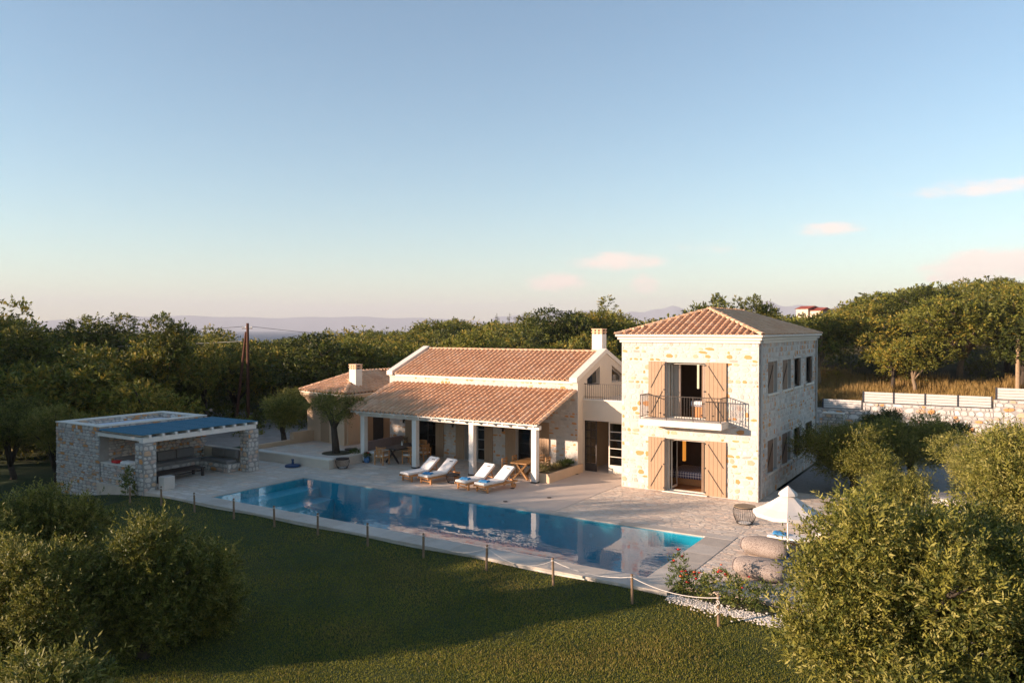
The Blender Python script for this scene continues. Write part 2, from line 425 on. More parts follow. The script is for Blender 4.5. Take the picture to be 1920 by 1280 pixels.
# ---- pieces: stones, tiles, slabs laid one by one ------------------------------------------------
def stone_protos(seed, mats, n_shape=6, chamfer=.14):
    """irregular stones in a unit square (x, y), face at z = 1, back at z = 0; one set per colour"""
    rng = random.Random(seed); out = []
    for k in range(n_shape):
        n = rng.choice((5, 6, 6, 7)); pts = []
        for i in range(n):
            a = 2 * math.pi * (i + rng.uniform(-.22, .22)) / n + k
            c, s = math.cos(a), math.sin(a); q = .5 / max(abs(c), abs(s))
            q = (q * .62 + .5 * .38) * rng.uniform(.90, 1.03)
            pts.append((max(-.5, min(.5, c * q)), max(-.5, min(.5, s * q))))
        vs = [(x, y, 0) for x, y in pts] + [(x * .985, y * .985, .55) for x, y in pts] + [(x * (1 - chamfer), y * (1 - chamfer), 1 + rng.uniform(-.08, .08)) for x, y in pts]
        fs = []
        for r in (0, n):
            for i in range(n): fs.append((r + i, r + (i + 1) % n, r + n + (i + 1) % n, r + n + i))
        fs.append(tuple(2 * n + i for i in range(n)))
        out.append((vs, fs))
    protos = []
    for m in mats:
        for vs, fs in out:
            b = MB(); b.add(vs, fs); protos.append((b.mesh('stone', m), np.array(vs), fs, m))
    return protos, n_shape

def emit(parent, name, stuff, protos, places, limit=300):
    """places: (priority, Matrix, proto index); the first by priority become parts, the rest one joined part"""
    places.sort(key=lambda p: -p[0])
    for pr, mx, pi in places[:limit]:
        o = link(name, protos[pi][0], parent); o.matrix_basis = mx
    rest = places[limit:]
    if rest:
        vs, fs, ms, mats, off = [], [], [], [], 0
        for pr, mx, pi in rest:
            me, pv, pf, m = protos[pi]
            if m not in mats: mats.append(m)
            k = mats.index(m); A = np.array(mx)
            vs.append(pv @ A[:3, :3].T + A[:3, 3])
            fs.extend([tuple(off + i for i in f) for f in pf]); ms.extend([k] * len(pf)); off += len(pv)
        me = bpy.data.meshes.new(stuff); me.from_pydata(np.concatenate(vs).tolist(), [], fs)
        for m in mats: me.materials.append(m)
        me.polygons.foreach_set('material_index', ms); me.update()
        o = link(stuff, me, parent); o['kind'] = 'stuff'

def basis(origin, u, v, n):
    u, v, n = Vector(u).normalized(), Vector(v).normalized(), Vector(n).normalized()
    return Matrix(((u.x, v.x, n.x, origin[0]), (u.y, v.y, n.y, origin[1]), (u.z, v.z, n.z, origin[2]), (0, 0, 0, 1)))

def rubble(origin, u, v, n, W, H, rng, protos, nshape, weights, sw=(.20, .46), sh=(.12, .26), depth=.035, holes=(), prio=1.0, poly=None, gap=.03, jit=1.0):
    """rows of stones over a rectangle W x H; returns placements"""
    out = []; B = basis(origin, u, v, n); z = 0.0
    ncol = len(protos) // nshape
    while z < H - .06:
        h = min(rng.uniform(*sh), H - z)
        if H - z - h < .07: h = H - z
        x = -rng.uniform(0, sw[0])
        while x < W:
            wd = rng.uniform(*sw) * rng.choice((.8, 1, 1, 1.25)); x0, x1 = max(0, x), min(W, x + wd); x += wd
            if x1 - x0 < .09: continue
            pieces = [(x0, x1, z, z + h)]
            for a, b, c, d in holes:
                nx = []
                for p in pieces:
                    if p[1] <= a or p[0] >= b or p[3] <= c or p[2] >= d: nx.append(p); continue
                    if p[0] < a - .08: nx.append((p[0], a, p[2], p[3]))
                    if p[1] > b + .08: nx.append((b, p[1], p[2], p[3]))
                    if p[2] < c - .06: nx.append((max(p[0], a), min(p[1], b), p[2], c))
                    if p[3] > d + .06: nx.append((max(p[0], a), min(p[1], b), d, p[3]))
                pieces = nx
            for a, b, c, d in pieces:
                if b - a < .07 or d - c < .05: continue
                cx, cz = (a + b) / 2, (c + d) / 2
                if poly and not poly(a, c, b, d): continue
                sx, sz = (b - a) - gap * rng.uniform(.5, 1.5), (d - c) - gap * rng.uniform(.5, 1.5)
                if sx < .04 or sz < .04: continue
                col = rng.choices(range(ncol), weights)[0]
                flip = rng.choice((1, -1)); fl2 = 1
                Mx = B @ Matrix.Translation((cx, cz, -.01)) @ Matrix.Rotation(rng.uniform(-.05, .05) * jit, 4, 'Z') @ Matrix.Diagonal((sx, sz, depth * rng.uniform(.6, 1.3) + .01, 1))
                out.append((prio * sx * sz, Mx, col * nshape + rng.randrange(nshape)))
        z += h
    return out

SP, NS = stone_protos(3, [M['stone%d' % i] for i in range(7)])
W_TOWER = (30, 22, 15, 5, 12, 11, 5)
W_GREY = (22, 20, 20, 14, 6, 9, 9)
PV, NP_ = stone_protos(8, M['pave'], 6, .05)
CP, NC_ = stone_protos(9, M['coping_stone'], 3, .03)

def wall_mb(mb, o, u, n, W, H, holes, T=.4, mi=0, rmi=None):
    """a wall of thickness T with rectangular openings (a0, a1, z0, z1); outer face through o, outward normal n"""
    o, u, n = Vector(o), Vector(u), Vector(n); rmi = mi if rmi is None else rmi
    xs = sorted({0, W} | {h[0] for h in holes} | {h[1] for h in holes}); zs = sorted({0, H} | {h[2] for h in holes} | {h[3] for h in holes})
    P = lambda a, z, t: o + u * a + Vector((0, 0, z)) - n * t
    flip = u.cross(Vector((0, 0, 1))).dot(n) < 0
    q = lambda p, m: mb.add(p[::-1] if flip else p, [(0, 1, 2, 3)], m)
    for i in range(len(xs) - 1):
        for j in range(len(zs) - 1):
            a, b, c, d = xs[i], xs[i + 1], zs[j], zs[j + 1]
            if any(h[0] <= a and b <= h[1] and h[2] <= c and d <= h[3] for h in holes): continue
            q([P(a, c, 0), P(b, c, 0), P(b, d, 0), P(a, d, 0)], mi)
            q([P(b, c, T), P(a, c, T), P(a, d, T), P(b, d, T)], rmi)
    for a, b, c, d in holes:
        q([P(a, c, 0), P(a, d, 0), P(a, d, T), P(a, c, T)], rmi); q([P(b, c, T), P(b, d, T), P(b, d, 0), P(b, c, 0)], rmi)
        q([P(a, d, 0), P(b, d, 0), P(b, d, T), P(a, d, T)], rmi)
        q([P(a, c, T), P(b, c, T), P(b, c, 0), P(a, c, 0)], rmi)
    q([P(0, 0, 0), P(0, H, 0), P(0, H, T), P(0, 0, T)], mi); q([P(W, 0, T), P(W, H, T), P(W, H, 0), P(W, 0, 0)], mi)
    q([P(0, H, 0), P(W, H, 0), P(W, H, T), P(0, H, T)], mi)

# ---- roof tiles
def tile_proto(mats):
    pr = []; W2, Lt = .140, .40
    prof = [(-W2, .006), (-.090, .008), (-.074, .055), (-.035, .098), (.035, .098), (.074, .055), (.090, .008), (W2, .006)]
    for m in mats:
        vs = [(x, 0, z + .016) for x, z in prof] + [(x * .97, Lt, z * .86 - .004) for x, z in prof] + [(x * .8, 0, z - .02) for x, z in prof]
        k = len(prof)
        fs = [(i, i + 1, k + i + 1, k + i) for i in range(k - 1)] + [(2 * k + i, 2 * k + i + 1, i + 1, i) for i in range(k - 1)]
        b = MB(); b.add(vs, fs)
        pr.append((b.mesh('roof_tile', m), np.array(vs), fs, m))
    return pr
TP = tile_proto([M['tile%d' % i] for i in range(4)])

def ridge_proto(mats):
    pr = []
    for m in mats:
        n = 7; vs = []
        for y, r in ((0, .115), (.42, .098)):
            for i in range(n):
                a = math.pi * i / (n - 1); vs.append((-r * math.cos(a), y, r * math.sin(a) * .8 + (.012 if y == 0 else 0)))
        fs = [(i + 1, i, n + i, n + i + 1) for i in range(n - 1)]
        vs2 = [(v[0] * .8, v[1], v[2] * .7) for v in vs[:n]]; fs += [(i, i + 1, 2 * n + i + 1, 2 * n + i) for i in range(n - 1)]
        vs = vs + vs2
        b = MB(); b.add(vs, fs); pr.append((b.mesh('ridge_tile', m), np.array(vs), fs, m))
    return pr
RP = ridge_proto([M['tile1'], M['tile3']])

def tile_face(o, u, v, W, Lv, inside, rng, prio=1.0, px=.28, py=.335, wt=(5, 5, 3, 3)):
    """courses of tiles: o eave corner, u along the eave, v up the slope"""
    u, v = Vector(u).normalized(), Vector(v).normalized(); n = u.cross(v).normalized(); out = []
    nc, nr = int(W / px), int(Lv / py + .5)
    for j in range(nr):
        for i in range(nc):
            a, b = (i + .5) * px + (W - nc * px) / 2, j * py
            if not inside(a, b + py * .5): continue
            p = Vector(o) + u * (a + rng.uniform(-.006, .006)) + v * (b + rng.uniform(-.012, .012)) + n * .01
            Mx = basis(p, u, v, n) @ Matrix.Rotation(rng.uniform(-.015, .015), 4, 'Z') @ Matrix.Rotation(.025, 4, 'X')
            out.append((prio * (1 + 1e-3 * i - 2e-3 * j), Mx, rng.choices(range(4), wt)[0]))
    return out

def ridge_line(a, b, rng, step=.36, wdt=1.0):
    a, b = Vector(a), Vector(b); d = (b - a); L = d.length; d.normalize()
    x = d.cross(Vector((0, 0, 1))).normalized(); z = x.cross(d); out = []
    for i in range(int(L / step)):
        out.append((1.0, basis(a + d * (i * step), x, d, z) @ Matrix.Diagonal((wdt, 1, wdt, 1)), rng.choice((0, 1))))
    return out


# ------------------------------------------------------------------ ground, sea, hills
def sstep(a, b, x):
    t = np.clip((np.asarray(x, float) - a) / (b - a), 0, 1); return t * t * (3 - 2 * t)

def hill(x, y):
    """height of the natural ground"""
    x = np.asarray(x, float); y = np.asarray(y, float)
    d = np.hypot(x, y); ang = np.degrees(np.arctan2(x, y))
    A = sstep(-26, -3, ang) * sstep(200, 100, np.abs(ang))
    h = -0.45 + 0 * x
    h = h - 1.6 * sstep(29, 26, y) * sstep(-56, -50, x) * sstep(10, 6, x) * sstep(-14, -8, y)   # the garden lies in a shallow bowl
    E = sstep(-28, -23, x)
    h = h - 2.6 * sstep(44, 68, y) * E + E * 3.0 * sstep(76.1, 77.9, y) + E * 1.3 * sstep(78, 92, y)      # yard falling to the retaining wall, the field above it
    h = h + 5.6 * A * sstep(78, 122, d) + 1.6 * sstep(-45, -25, ang) * sstep(60, 110, d) * (1 - A)
    h = h + 1.3 * A * sstep(110, 180, d)
    h = h - 0.4 * sstep(-38, -55, ang) * sstep(45, 80, d) - 1.5 * sstep(-34, -50, ang) * sstep(70, 140, d)
    h = h + .25 * np.sin(x * .13 + 1) * np.sin(y * .11) * sstep(45, 70, d)
    h = h - 40 * sstep(230, 620, d)
    return h

def build_ground():
    xs = np.concatenate([np.linspace(-700, -160, 28)[:-1], np.linspace(-160, 60, 111), np.linspace(60, 700, 33)[1:]])
    ys = np.concatenate([np.linspace(-700, -60, 33)[:-1], np.linspace(-60, 180, 121), np.linspace(180, 700, 27)[1:]])
    X, Y = np.meshgrid(xs, ys); Z = hill(X, Y)
    nx, ny = len(xs), len(ys)
    V = np.stack([X.ravel(), Y.ravel(), Z.ravel()], 1)
    i = np.arange(nx - 1); j = np.arange(ny - 1); I, J = np.meshgrid(i, j); a = (J * nx + I).ravel()
    # leave out the cells wholly under the house and garden
    F = np.stack([a, a + 1, a + nx + 1, a + nx], 1)
    cx, cy = (X[:-1, :-1] + X[1:, 1:]).ravel() / 2, (Y[:-1, :-1] + Y[1:, 1:]).ravel() / 2
    keep = ~((cx > -34) & (cx < 0) & (cy > 20) & (cy < 38))
    o = link('ground', np_mesh('ground', V, F[keep], M['ground'], smooth=True)); o['kind'] = 'structure'
build_ground()

b = MB(); n = 96; Rs = [0.3, 2000, 5000, 9000, 13000]
for r in Rs:
    for k in range(n): b.v.append((r * math.cos(2 * math.pi * k / n), r * math.sin(2 * math.pi * k / n), -20.0))
for i in range(len(Rs) - 1):
    for k in range(n): b.f.append((i * n + k, (i + 1) * n + k, (i + 1) * n + (k + 1) % n, i * n + (k + 1) % n)); b.m.append(0)
o = b.build('sea', M['sea']); o['kind'] = 'structure'

def mountains(name, a0, a1, dist, hfun, depth=1500, n=160):
    V = []; F = []
    for i in range(n + 1):
        t = i / n; a = R(a0 + (a1 - a0) * t); h = hfun(t)
        for k, (dd, f) in enumerate(((0, 0), (.25, .45), (.5, 1.0), (.8, .5), (1.0, 0))):
            d = dist + dd * depth; jit = 1 + .05 * math.sin(i * .5 + k * 2.1) + .03 * math.sin(i * 1.1 + k)
            V.append((math.sin(a) * d, math.cos(a) * d, -21 + h * f * (jit if 0 < f < 1 else 1)))
    for i in range(n):
        for k in range(4):
            q = i * 5 + k; F.append((q, q + 1, q + 6, q + 5))
    o = link(name, np_mesh(name, np.array(V), np.array(F), M['mountain'], smooth=True)); o['kind'] = 'structure'
def _pk(t, peaks): return max(0, max(h * max(0, 1 - abs(t - c) / w_) ** .8 for c, w_, h in peaks))
mountains('mountains', -34, 10, 12000, lambda t: 60 * math.sin(math.pi * min(1, t * 1.02)) ** .5 + _pk(t, [(.12, .3, 300), (.30, .22, 330), (.452, .14, 400), (.575, .13, 390), (.50, .3, 330), (.75, .3, 390), (.92, .2, 350)]) * (1 + .05 * math.sin(t * 90) + .04 * math.sin(t * 170)))
mountains('far_mountains', -68, -30, 11800, lambda t: 215 * min(1, math.sin(math.pi * min(1, max(0, t))) * 1.6) ** .8 * (1 + .05 * math.sin(t * 23) + .03 * math.sin(t * 61)))

# ------------------------------------------------------------------ lawn
def lawn_z(x, y):
    x = np.asarray(x, float); y = np.asarray(y, float)
    d = np.maximum(18.62 - y, 0)
    z = -0.09 - 0.10 * np.minimum(d, 1.2) - 0.04 * np.minimum(np.maximum(d - 1.2, 0), 6) - .03 * np.maximum(d - 7.2, 0)
    z = z - .68 * sstep(-28.5, -36.5, x) * sstep(5, 18, y)
    return z + .02 * np.sin(x * 1.3) * np.sin(y * 1.1)

def build_lawn():
    xs = np.arange(-50, 6.01, .5); ys = np.concatenate([np.arange(-8, 18.3, .5), [18.3, 18.62, 19, 20, 21, 22, 23, 24, 25, 26]])
    X, Y = np.meshgrid(xs, ys); Z = lawn_z(X, Y); nx, ny = len(xs), len(ys)
    V = np.stack([X.ravel(), Y.ravel(), Z.ravel()], 1)
    I, J = np.meshgrid(np.arange(nx - 1), np.arange(ny - 1)); a = (J * nx + I).ravel()
    F = np.stack([a, a + 1, a + nx + 1, a + nx], 1)
    cx, cy = (X[:-1, :-1] + X[1:, 1:]).ravel() / 2, (Y[:-1, :-1] + Y[1:, 1:]).ravel() / 2
    keep = (cy < 18.62) | (cx < -36.5)
    o = link('lawn', np_mesh('lawn', V, F[keep], M['grass'], smooth=True)); o['kind'] = 'structure'
build_lawn()

def grass_blades():
    rs = np.random.RandomState(5); P = []
    n = 700000
    # density falls with distance from the near edge of the picture
    x = rs.uniform(-30, 3, n); y = rs.uniform(7.0, 18.6, n)
    d = np.hypot(x, y); keep = rs.rand(n) < np.clip((17.0 / d) ** 2, .1, 1)
    x, y = x[keep], y[keep]
    patch = np.sin(x * .9 + 2 * np.sin(y * .7)) * np.sin(y * 1.1 + 1.7 * np.sin(x * .5)) + rs.normal(0, .5, len(x))
    z = lawn_z(x, y) - .004; n = len(x)
    h = rs.uniform(.02, .05, n) * (1 + .3 * np.clip(patch, -1, 1)); wd = rs.uniform(.006, .013, n); a = rs.uniform(0, 2 * np.pi, n); le = rs.uniform(0, .03, n); la = rs.uniform(0, 2 * np.pi, n)
    V = np.empty((n, 3, 3), np.float32)
    V[:, 0] = np.stack([x - np.cos(a) * wd, y - np.sin(a) * wd, z], 1)
    V[:, 1] = np.stack([x + np.cos(a) * wd, y + np.sin(a) * wd, z], 1)
    V[:, 2] = np.stack([x + np.cos(la) * le, y + np.sin(la) * le, z + h], 1)
    F = np.arange(3 * n).reshape(n, 3)
    mi = (patch + rs.normal(0, .5, n) > .85).astype(int)
    o = link('lawn_grass', np_mesh('lawn_grass', V.reshape(-1, 3), F, L_GRASS, mi)); o['kind'] = 'stuff'
    tag(o, 'short green grass of the garden lawn in front of the pool', 'grass')
grass_blades()

# ------------------------------------------------------------------ terrace and pool
PX0, PX1, PY0, PY1 = -26.7, -8.1, 19.5, 24.35
b = MB()
def slab(x0, x1, y0, y1, z1=0.0, z0=-.5, mi=0): b.box(x0, x1, y0, y1, z0, z1, mi)
slab(-33.4, PX0 - .4, 18.65, 33); slab(PX0 - .4, PX1 + .9, PY1 + .45, 33); slab(PX1 + .9, -7.2 + 6.2, 19.35, 33); slab(-33.4, PX0 - .4, 33, 34)
terrace = b.build('terrace', M['grout']); terrace['kind'] = 'structure'
rng = random.Random(21)
pl = []
def pave(x0, x1, y0, y1, prio, sw=(.38, .85), sh=(.24, .42), holes=(), wts=(6, 4, 3, 5), depth=.008):
    hs = [(a - x0, b_ - x0, c - y0, d - y0) for a, b_, c, d in holes]
    pl.extend(rubble((x0, y0, -.004), (1, 0, 0), (0, 1, 0), (0, 0, 1), x1 - x0, y1 - y0, rng, PV, NP_, wts, sw, sh, depth, hs, prio, gap=.016, jit=.4))
SMOOTH = (-17.9, -13.9, 24.8, 32.4)            # the smooth plastered strip in front of the glass doors
pave(-33.4, PX0 - .4, 18.68, 26.4, 1.0, sw=(.4, .9), sh=(.22, .34), wts=(4, 8, 1, 3))
pave(PX0 - .4, -13.9, PY1 + .45, 31.9, .5, holes=[SMOOTH], sw=(.6, 1.2), sh=(.36, .6))
pave(-13.9, PX1 + .9, PY1 + .45, 30.25, 1.6, sw=(.22, .55), sh=(.10, .19), wts=(5, 2, 5, 5))
pave(PX1 + .9, -2, 19.4, 30.25, 1.4, sw=(.22, .55), sh=(.10, .19), wts=(5, 2, 5, 5))
pave(-8, -2, 30.25, 33, .3)
emit(terrace, 'paving_stone', 'paving_stones', PV, pl, 300)
b = MB(); b.box(SMOOTH[0], SMOOTH[1], SMOOTH[2] + .02, SMOOTH[3] + .5, -.01, .009)
o = b.build('smooth_paving', M['pebblecrete'], terrace)

pool = None
b = MB()
ZB = -1.6
x0, x1, y0, y1 = PX0, PX1, PY0, PY1
b.add([(x0, y0, ZB), (x1, y0, ZB), (x1, y1, ZB), (x0, y1, ZB)], [(0, 1, 2, 3)])
for p, q in (((x0, y0), (x1, y0)), ((x1, y0), (x1, y1)), ((x1, y1), (x0, y1)), ((x0, y1), (x0, y0))):
    b.add([(*p, ZB), (*p, -.03), (*q, -.03), (*q, ZB)], [(0, 1, 2, 3)])
pool = b.build('pool_basin', M['pool_tile']); pool['kind'] = 'structure'
b = MB(); b.box(x0 + .002, x0 + 1.0, y0 + .002, y1 - .002, ZB, -.35); b.build('pool_step', M['pool_step'], pool, bevel=.02)
b = MB(); b.box(x0 + 1.0, x0 + 1.9, y0 + .002, y1 - .002, ZB, -.75); b.build('pool_step', M['pool_step'], pool, bevel=.02)
for lx in (-15.9, -12.2, -19.4):
    b = MB(); b.lathe([(.075, 0), (.075, .02), (.05, .03)], 12); o = b.build('pool_light', M['pool_step'], pool); o.matrix_basis = Matrix.Translation((lx, y1 - .003, -.55)) @ Matrix.Rotation(R(90), 4, 'X')
# retaining face under the near coping
b = MB(); b.box(-27.1, -7.2, 18.68, 19.46, -.9, -.05); b.build('pool_wall', M['coping'], pool)
b = MB(); b.add([(x0 + .001, y0 + .001, -.028), (x1 - .001, y0 + .001, -.028), (x1 - .001, y1 - .001, -.028), (x0 + .001, y1 - .001, -.028)], [(0, 1, 2, 3)])
o = b.build('pool_water', M['pool_water']); o['kind'] = 'structure'
# coping slabs all round
pl = []
def cope(x0, x1, y0, y1, along, step):
    L = (x1 - x0) if along == 'x' else (y1 - y0); n = max(1, int(L / step))
    for i in range(n):
        bb = MB()
        if along == 'x': a, c = x0 + L * i / n + .003, x0 + L * (i + 1) / n - .003; bb.box(a, c, y0, y1, -.06, .012 + rng.uniform(-.002, .002))
        else: a, c = y0 + L * i / n + .003, y0 + L * (i + 1) / n - .003; bb.box(x0, x1, a, c, -.06, .012 + rng.uniform(-.002, .002))
        bb.build('coping_slab', rng.choice(M['coping_stone']), pool)
cope(-27.1, -7.2, 18.64, 19.497, 'x', .95)
cope(-27.1, -7.2, 24.353, 24.795, 'x', .95)
cope(-27.1, -26.703, 19.503, 24.347, 'y', .9)
cope(-8.097, -7.2, 19.503, 24.347, 'y', .9)

# yard on the shaded side of the tower, gravel track behind the terrace
b = MB(); b.add([(-7.9, 33.005, -.03), (14, 33.005, -.03), (14, 45, -.04), (-7.9, 45, -.04), (20, 76.2, -2.75), (-24, 76.2, -2.75), (-20, 45, -.04)], [(0, 1, 2, 3), (6, 3, 2, 4, 5)]); o = b.build('gravel_yard', M['gravel']); o['kind'] = 'structure'
b = MB(); b.box(-2, 12, 19.35, 32.99, -.6, -.035); o = b.build('yard_earth', M['dirt']); o['kind'] = 'structure'
b = MB(); b.add([(-52, 29.5, -.28), (-34.2, 28.2, -.28), (-34.3, 33.5, -.28), (-40, 41, -.28), (-62, 44, -.28)], [(0, 1, 2, 3, 4)]); o = b.build('gravel_track', M['dirt']); o['kind'] = 'structure'

# raised terrace round the courtyard olive
b = MB(); b.box(-32.9, -27.25, 26.75, 33.5, -.4, .42); o = b.build('raised_terrace', M['pebblecrete']); o['kind'] = 'structure'
pl = rubble((-32.9, 26.75, .415), (1, 0, 0), (0, 1, 0), (0, 0, 1), 5.6, 3.4, rng, PV, NP_, (6, 3, 3, 4), (.5, 1.0), (.35, .6), .015, (), 1, gap=.02, jit=.3)
emit(o, 'paving_stone', 'paving_stones', PV, pl, 120)
b = MB(); b.lathe([(.75, 0), (.75, .012)], 20, (-28.5, 28.2, .43)); b.build('tree_pit', M['ground'], o)
t = thing('low_wall', 'long low rendered wall along the raised terrace by the courtyard olive tree', 'low wall', (-30, 26.6, 0), fixed=True)
b = MB(); b.box(-32.6, -27.2, 26.4, 26.748, -.1, .40); b.build('wall', M['plaster'], t)
b = MB(); b.box(-32.62, -27.18, 26.38, 26.77, .402, .47); b.build('wall_cap', M['coping'], t, bevel=.01)
t = thing('garden_wall', 'low ochre rendered wall in front of a grass strip beside the small wing', 'low wall', (-33.2, 30, 0), fixed=True)
b = MB(); b.box(-33.3, -33.0, 26.8, 31.0, -.1, .62); b.box(-33.3, -33.0, 29.4, 31.2, .622, 1.0); b.build('wall', M['plaster_warm'], t)
b = MB(); b.add([(-38, 27, -.2), (-33.35, 27, -.2), (-33.35, 30.5, .2), (-38, 30.5, -.2)], [(0, 1, 2, 3)]); o = b.build('grass_strip', M['grass']); o['kind'] = 'structure'

# ------------------------------------------------------------------ tower house
rng = random.Random(77)
TX0, TX1, TY0, TY1, TH = -13.75, -8.0, 30.3, 41.0, 6.3
DO = [(-11.78, -10.10, .04, 2.2), (-11.78, -10.10, 3.06, 5.34)]
SIDE = [(31.68, 33.2), (34.1, 35.65), (36.2, 37.65), (38.6, 40.2)]
tower = thing('tower_house', 'two storey square house of cream rubble stone with hipped tiled roof', 'house', (-10.9, 35.6, 0), fixed=True)
b = MB()
fh = [(a - TX0, c - TX0, z0, z1) for a, c, z0, z1 in DO]
sh_ = [(a - TY0, c - TY0, z0, z1) for a, c in SIDE for z0, z1 in ((.9, 2.2), (4.1, 5.38))]
wall_mb(b, (TX0, TY0, 0), (1, 0, 0), (0, -1, 0), TX1 - TX0, TH, fh, .42, 0, 1)
wall_mb(b, (TX1, TY0 + .42, 0), (0, 1, 0), (1, 0, 0), TY1 - TY0 - .42, TH, [(a - .42, c - .42, d, e) for a, c, d, e in sh_], .42, 0, 1)
wall_mb(b, (TX0, TY1, 0), (0, -1, 0), (-1, 0, 0), TY1 - TY0 - .42, TH, [], .42, 0, 1)
wall_mb(b, (TX0 + .42, TY1, 0), (1, 0, 0), (0, 1, 0), TX1 - TX0 - .84, TH, [], .42, 0, 1)
twall = b.build('wall', [M['mortar'], M['frame_grey']], tower)
pl = rubble((TX0, TY0, 0), (1, 0, 0), (0, 0, 1), (0, -1, 0), TX1 - TX0, TH, rng, SP, NS, W_TOWER, (.15, .40), (.10, .25), .010, [(h[0] - .03, h[1] + .03, h[2], h[3] + .16) for h in fh], 1.5, jit=2.5)
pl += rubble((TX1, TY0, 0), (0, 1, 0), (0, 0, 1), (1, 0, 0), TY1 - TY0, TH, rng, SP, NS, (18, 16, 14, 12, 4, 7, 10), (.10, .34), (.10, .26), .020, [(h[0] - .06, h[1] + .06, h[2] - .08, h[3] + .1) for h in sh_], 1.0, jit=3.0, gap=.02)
emit(twall, 'stone', 'stonework', SP, pl, 300)
# rooms behind the doors
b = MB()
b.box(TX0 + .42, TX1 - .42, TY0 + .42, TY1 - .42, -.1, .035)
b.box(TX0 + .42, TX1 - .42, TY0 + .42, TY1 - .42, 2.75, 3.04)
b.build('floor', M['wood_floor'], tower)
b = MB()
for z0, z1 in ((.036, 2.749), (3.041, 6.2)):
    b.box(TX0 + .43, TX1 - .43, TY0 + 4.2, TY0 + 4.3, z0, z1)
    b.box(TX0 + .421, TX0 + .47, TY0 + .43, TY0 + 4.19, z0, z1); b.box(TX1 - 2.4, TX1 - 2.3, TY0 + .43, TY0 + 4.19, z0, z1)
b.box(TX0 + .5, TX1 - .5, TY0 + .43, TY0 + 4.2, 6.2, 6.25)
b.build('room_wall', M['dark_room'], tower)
def french_door(parent, z0, z1, xa, xb, y, leaves=True):
    f = MB()
    f.box(xa + .001, xa + .07, y, y + .1, z0, z1); f.box(xb - .07, xb - .001, y, y + .1, z0, z1); f.box(xa + .07, xb - .07, y, y + .1, z1 - .08, z1 - .001); f.box(xa + .07, xb - .07, y - .02, y + .12, z0 - .02, z0 + .035)
    fr = f.build('door_frame', M['frame_white'], parent)
    for x in (xa + .13, xb - .11):                      # both leaves stand open into the room
        l = MB(); l.box(x - .02, x + .02, y + .11, y + .16, z0 + .04, z1 - .1); l.box(x - .02, x + .02, y + .70, y + .75, z0 + .04, z1 - .1); l.box(x - .02, x + .02, y + .161, y + .699, z0 + .04, z0 + .14); l.box(x - .02, x + .02, y + .161, y + .699, z1 - .17, z1 - .1)
        lo = l.build('door_leaf', M['frame_white'], parent)
        g = MB(); g.box(x - .004, x + .004, y + .161, y + .699, z0 + .141, z1 - .171); g.build('pane', M['glass'], lo)
for (a, c, z0, z1) in DO: french_door(tower, z0, z1, a, c, TY0 + .24)
def shutter(parent, xa, xb, y, z0, z1, slant, label=None):
    """a boarded shutter folded flat against the wall, with two diagonal iron braces"""
    s = MB(); n = 5; wd = (xb - xa) / n
    s.box(xa, xb, y - .018, y - .006, z0 + .01, z1 - .01)
    sh = s.build('shutter', M['shutter'], parent)
    for i in range(n):
        pb = MB(); pb.box(xa + i * wd + .005, xa + (i + 1) * wd - .005, y - .04, y - .018, z0, z1); pb.build('board', M['shutter'], sh)
    H = z1 - z0
    for k in (0, 1):
        za, zb = z0 + H * (.06 + .47 * k), z0 + H * (.47 + .47 * k)
        p, q = (xa + .12, za), (xb - .1, zb)
        if slant < 0: p, q = (xb - .1, za), (xa + .12, zb)
        r = MB(); r.bar((p[0], y - .05, p[1]), (q[0], y - .05, q[1]), .022, .02, 0, (0, 1, 0)); r.build('brace', M['iron'], sh)
    for zz in (z0 + .12, z0 + H * .5, z1 - .12):
        r = MB(); xx = xb if slant > 0 else xa; r.box(xx - .05, xx + .03, y - .06, y - .041, zz - .03, zz + .03); r.build('hinge', M['iron'], sh)
    return sh
for (a, c, z0, z1) in DO:
    shutter(tower, -12.52, -11.80, TY0 - .03, z0, z1 + .03, 1)
    shutter(tower, -10.09, -9.24, TY0 - .03, z0 - .03 if z0 > 1 else z0, z1 + .03, -1)
    b = MB(); b.box(-11.9, -10.0, TY0 - .10, TY0 + .2, z0 - .10 if z0 > 1 else 0, z0 - .001); b.build('threshold', M['coping'], tower)
